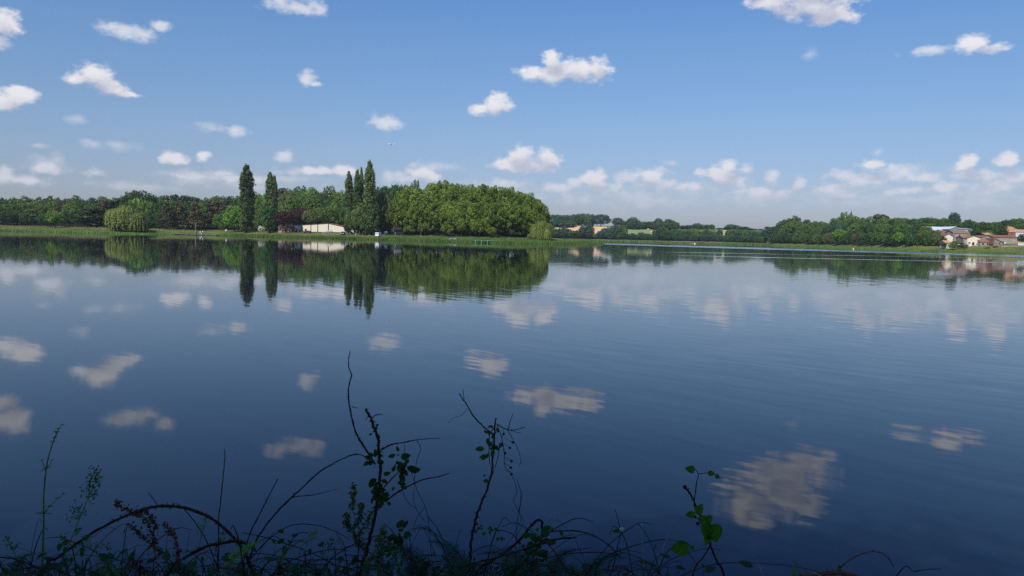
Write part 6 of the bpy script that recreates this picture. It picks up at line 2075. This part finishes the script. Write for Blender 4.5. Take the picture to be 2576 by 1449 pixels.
# leafy bramble shoots
for i, (st, cl, D, lab) in enumerate((
        ([(1355, 1470), (1350, 1400), (1348, 1355)], [(1350, 1350, 9, .036), (1335, 1362, 5, .03), (1362, 1375, 7, .034), (1345, 1395, 7, .032)], 1.95, 'leafy bramble shoot with a white snail, right of centre'),
        ([(985, 1470), (990, 1400), (995, 1350)], [(990, 1340, 7, .03), (1010, 1345, 6, .034), (978, 1365, 6, .032), (1000, 1380, 7, .032)], 1.95, 'leafy bramble shoot right of the main stem foot'),
        ([(700, 1470), (715, 1400), (745, 1345), (775, 1340)], [(720, 1358, 4, .026), (750, 1350, 4, .022), (792, 1385, 4, .026)], 2.0, 'sparse leafy shoot right of the bright fern'),
        ([(1320, 1480), (1325, 1400), (1290, 1345), (1225, 1330)], [(1225, 1327, 8, .016), (1205, 1325, 6, .016), (1260, 1345, 6, .02), (1400, 1335, 4, .02)], 2.05, 'thin shoot with small leaf tufts across the second stem'),
        ([(195, 1480), (190, 1420), (180, 1370)], [(150, 1360, 5, .026), (185, 1350, 6, .03), (200, 1372, 6, .026), (170, 1395, 5, .026)], 1.9, 'dark leafy weed at the foot of the grass head on the left'))):
    r = plant('leafy_shoot', lab, 'shoot', 'leafy shoots of the near bank')
    b, _ = cane_mb(rooted(path3(st, D)), .0028, .0014, 6, 200 + i); b.build('stem', M_CANE, r, True)
    lb = MB()
    for x, y, n, L in cl: leaf_cluster(lb, pt(x, y, D), n, L, .022)
    lb.build('leaves', M_BLEAF, r)
    settle(r)


# tangle of low weeds under everything
def weeds():
    b = MB()
    g = np.random.default_rng(9)
    for i in range(2600):
        px = g.uniform(-60, 1760)
        D = g.uniform(1.45, 2.4)
        x = gx(px, D)
        z0 = gz(x, D) - .02
        ztop = pt(px, 1449 - abs(g.normal()) * 36 * (1 if px < 1650 else .2) - (20 if g.random() < .15 else 0), D).z
        h = max(.15, ztop - z0) * g.uniform(.75, 1.0)
        lean = g.normal() * .1
        n = 6
        pts = [Vector((x + lean * (k / n) ** 1.6, D + g.normal() * .004, z0 + h * k / n)) for k in range(n + 1)]
        w = g.uniform(.0012, .003)
        for k in range(n):
            ww = w * (1 - k / n * .8)
            b.add([pts[k] - Vector((ww, 0, 0)), pts[k] + Vector((ww, 0, 0)), pts[k + 1] + Vector((ww * .8, 0, 0)), pts[k + 1] - Vector((ww * .8, 0, 0))], [(0, 1, 2, 3)])
        for k in range(2, n + 1):
            if g.random() < .6:
                l = g.uniform(.012, .035)
                leaf_mb(b, pts[k], Vector(g.normal(size=3)), Vector((g.normal() * .4, -1, .5)), l, l * g.uniform(.25, .6), .2, 'lance')
    o = b.build('undergrowth', M_FERN, None)
    tag(o, 'tangle of low dark weeds along the bottom of the near bank', 'undergrowth', kind='stuff')


weeds()


def twig_tangle():
    b = MB()
    g = np.random.default_rng(19)
    for i in range(230):
        px = g.uniform(-40, 1700)
        D = g.uniform(1.7, 2.4)
        dx = g.normal() * 110
        top = 1449 - abs(g.normal()) * 62 - 12
        bow = g.normal() * 26
        A, M_, B_ = pt(px, 1470, D), pt(px + dx * .45, (1470 + top) / 2 - 14, D + g.normal() * .04), pt(px + dx, top + abs(bow), D + g.normal() * .08)
        S = smooth_path([A, M_, B_, pt(px + dx * 1.3, top + abs(bow) * 1.6, D)], 5)
        foot = Vector((A.x - dx * D / F_PX * .3, A.y, gz(A.x, A.y) - .02))
        r0 = g.uniform(.0008, .0022)
        n = len(S)
        b.tube([foot] + S, [r0 * 1.3] + [r0 * (1 - .6 * k / n) for k in range(n)], 5)
    o = b.build('twigs_tangle', M_CANE, None, True)
    tag(o, 'tangle of fine dark twigs low along the near bank', 'twigs', kind='stuff')


twig_tangle()


# ------------------------------------------------------------------ air
HAZE = 0.00010
if HAZE:
    m = bpy.data.materials.new('haze_air')
    m.use_nodes = True
    nt = m.node_tree
    nt.nodes.clear()
    out = nt.nodes.new('ShaderNodeOutputMaterial')
    v = nt.nodes.new('ShaderNodeVolumePrincipled')
    v.inputs['Color'].default_value = (.80, .88, 1.0, 1)
    v.inputs['Density'].default_value = HAZE
    v.inputs['Anisotropy'].default_value = .2
    nt.links.new(v.outputs[0], out.inputs['Volume'])
    b = MB()
    b.box(-5000, 5000, -5000, 5500, -6, 70)
    o = b.build('haze', m)
    tag(o, kind='stuff')
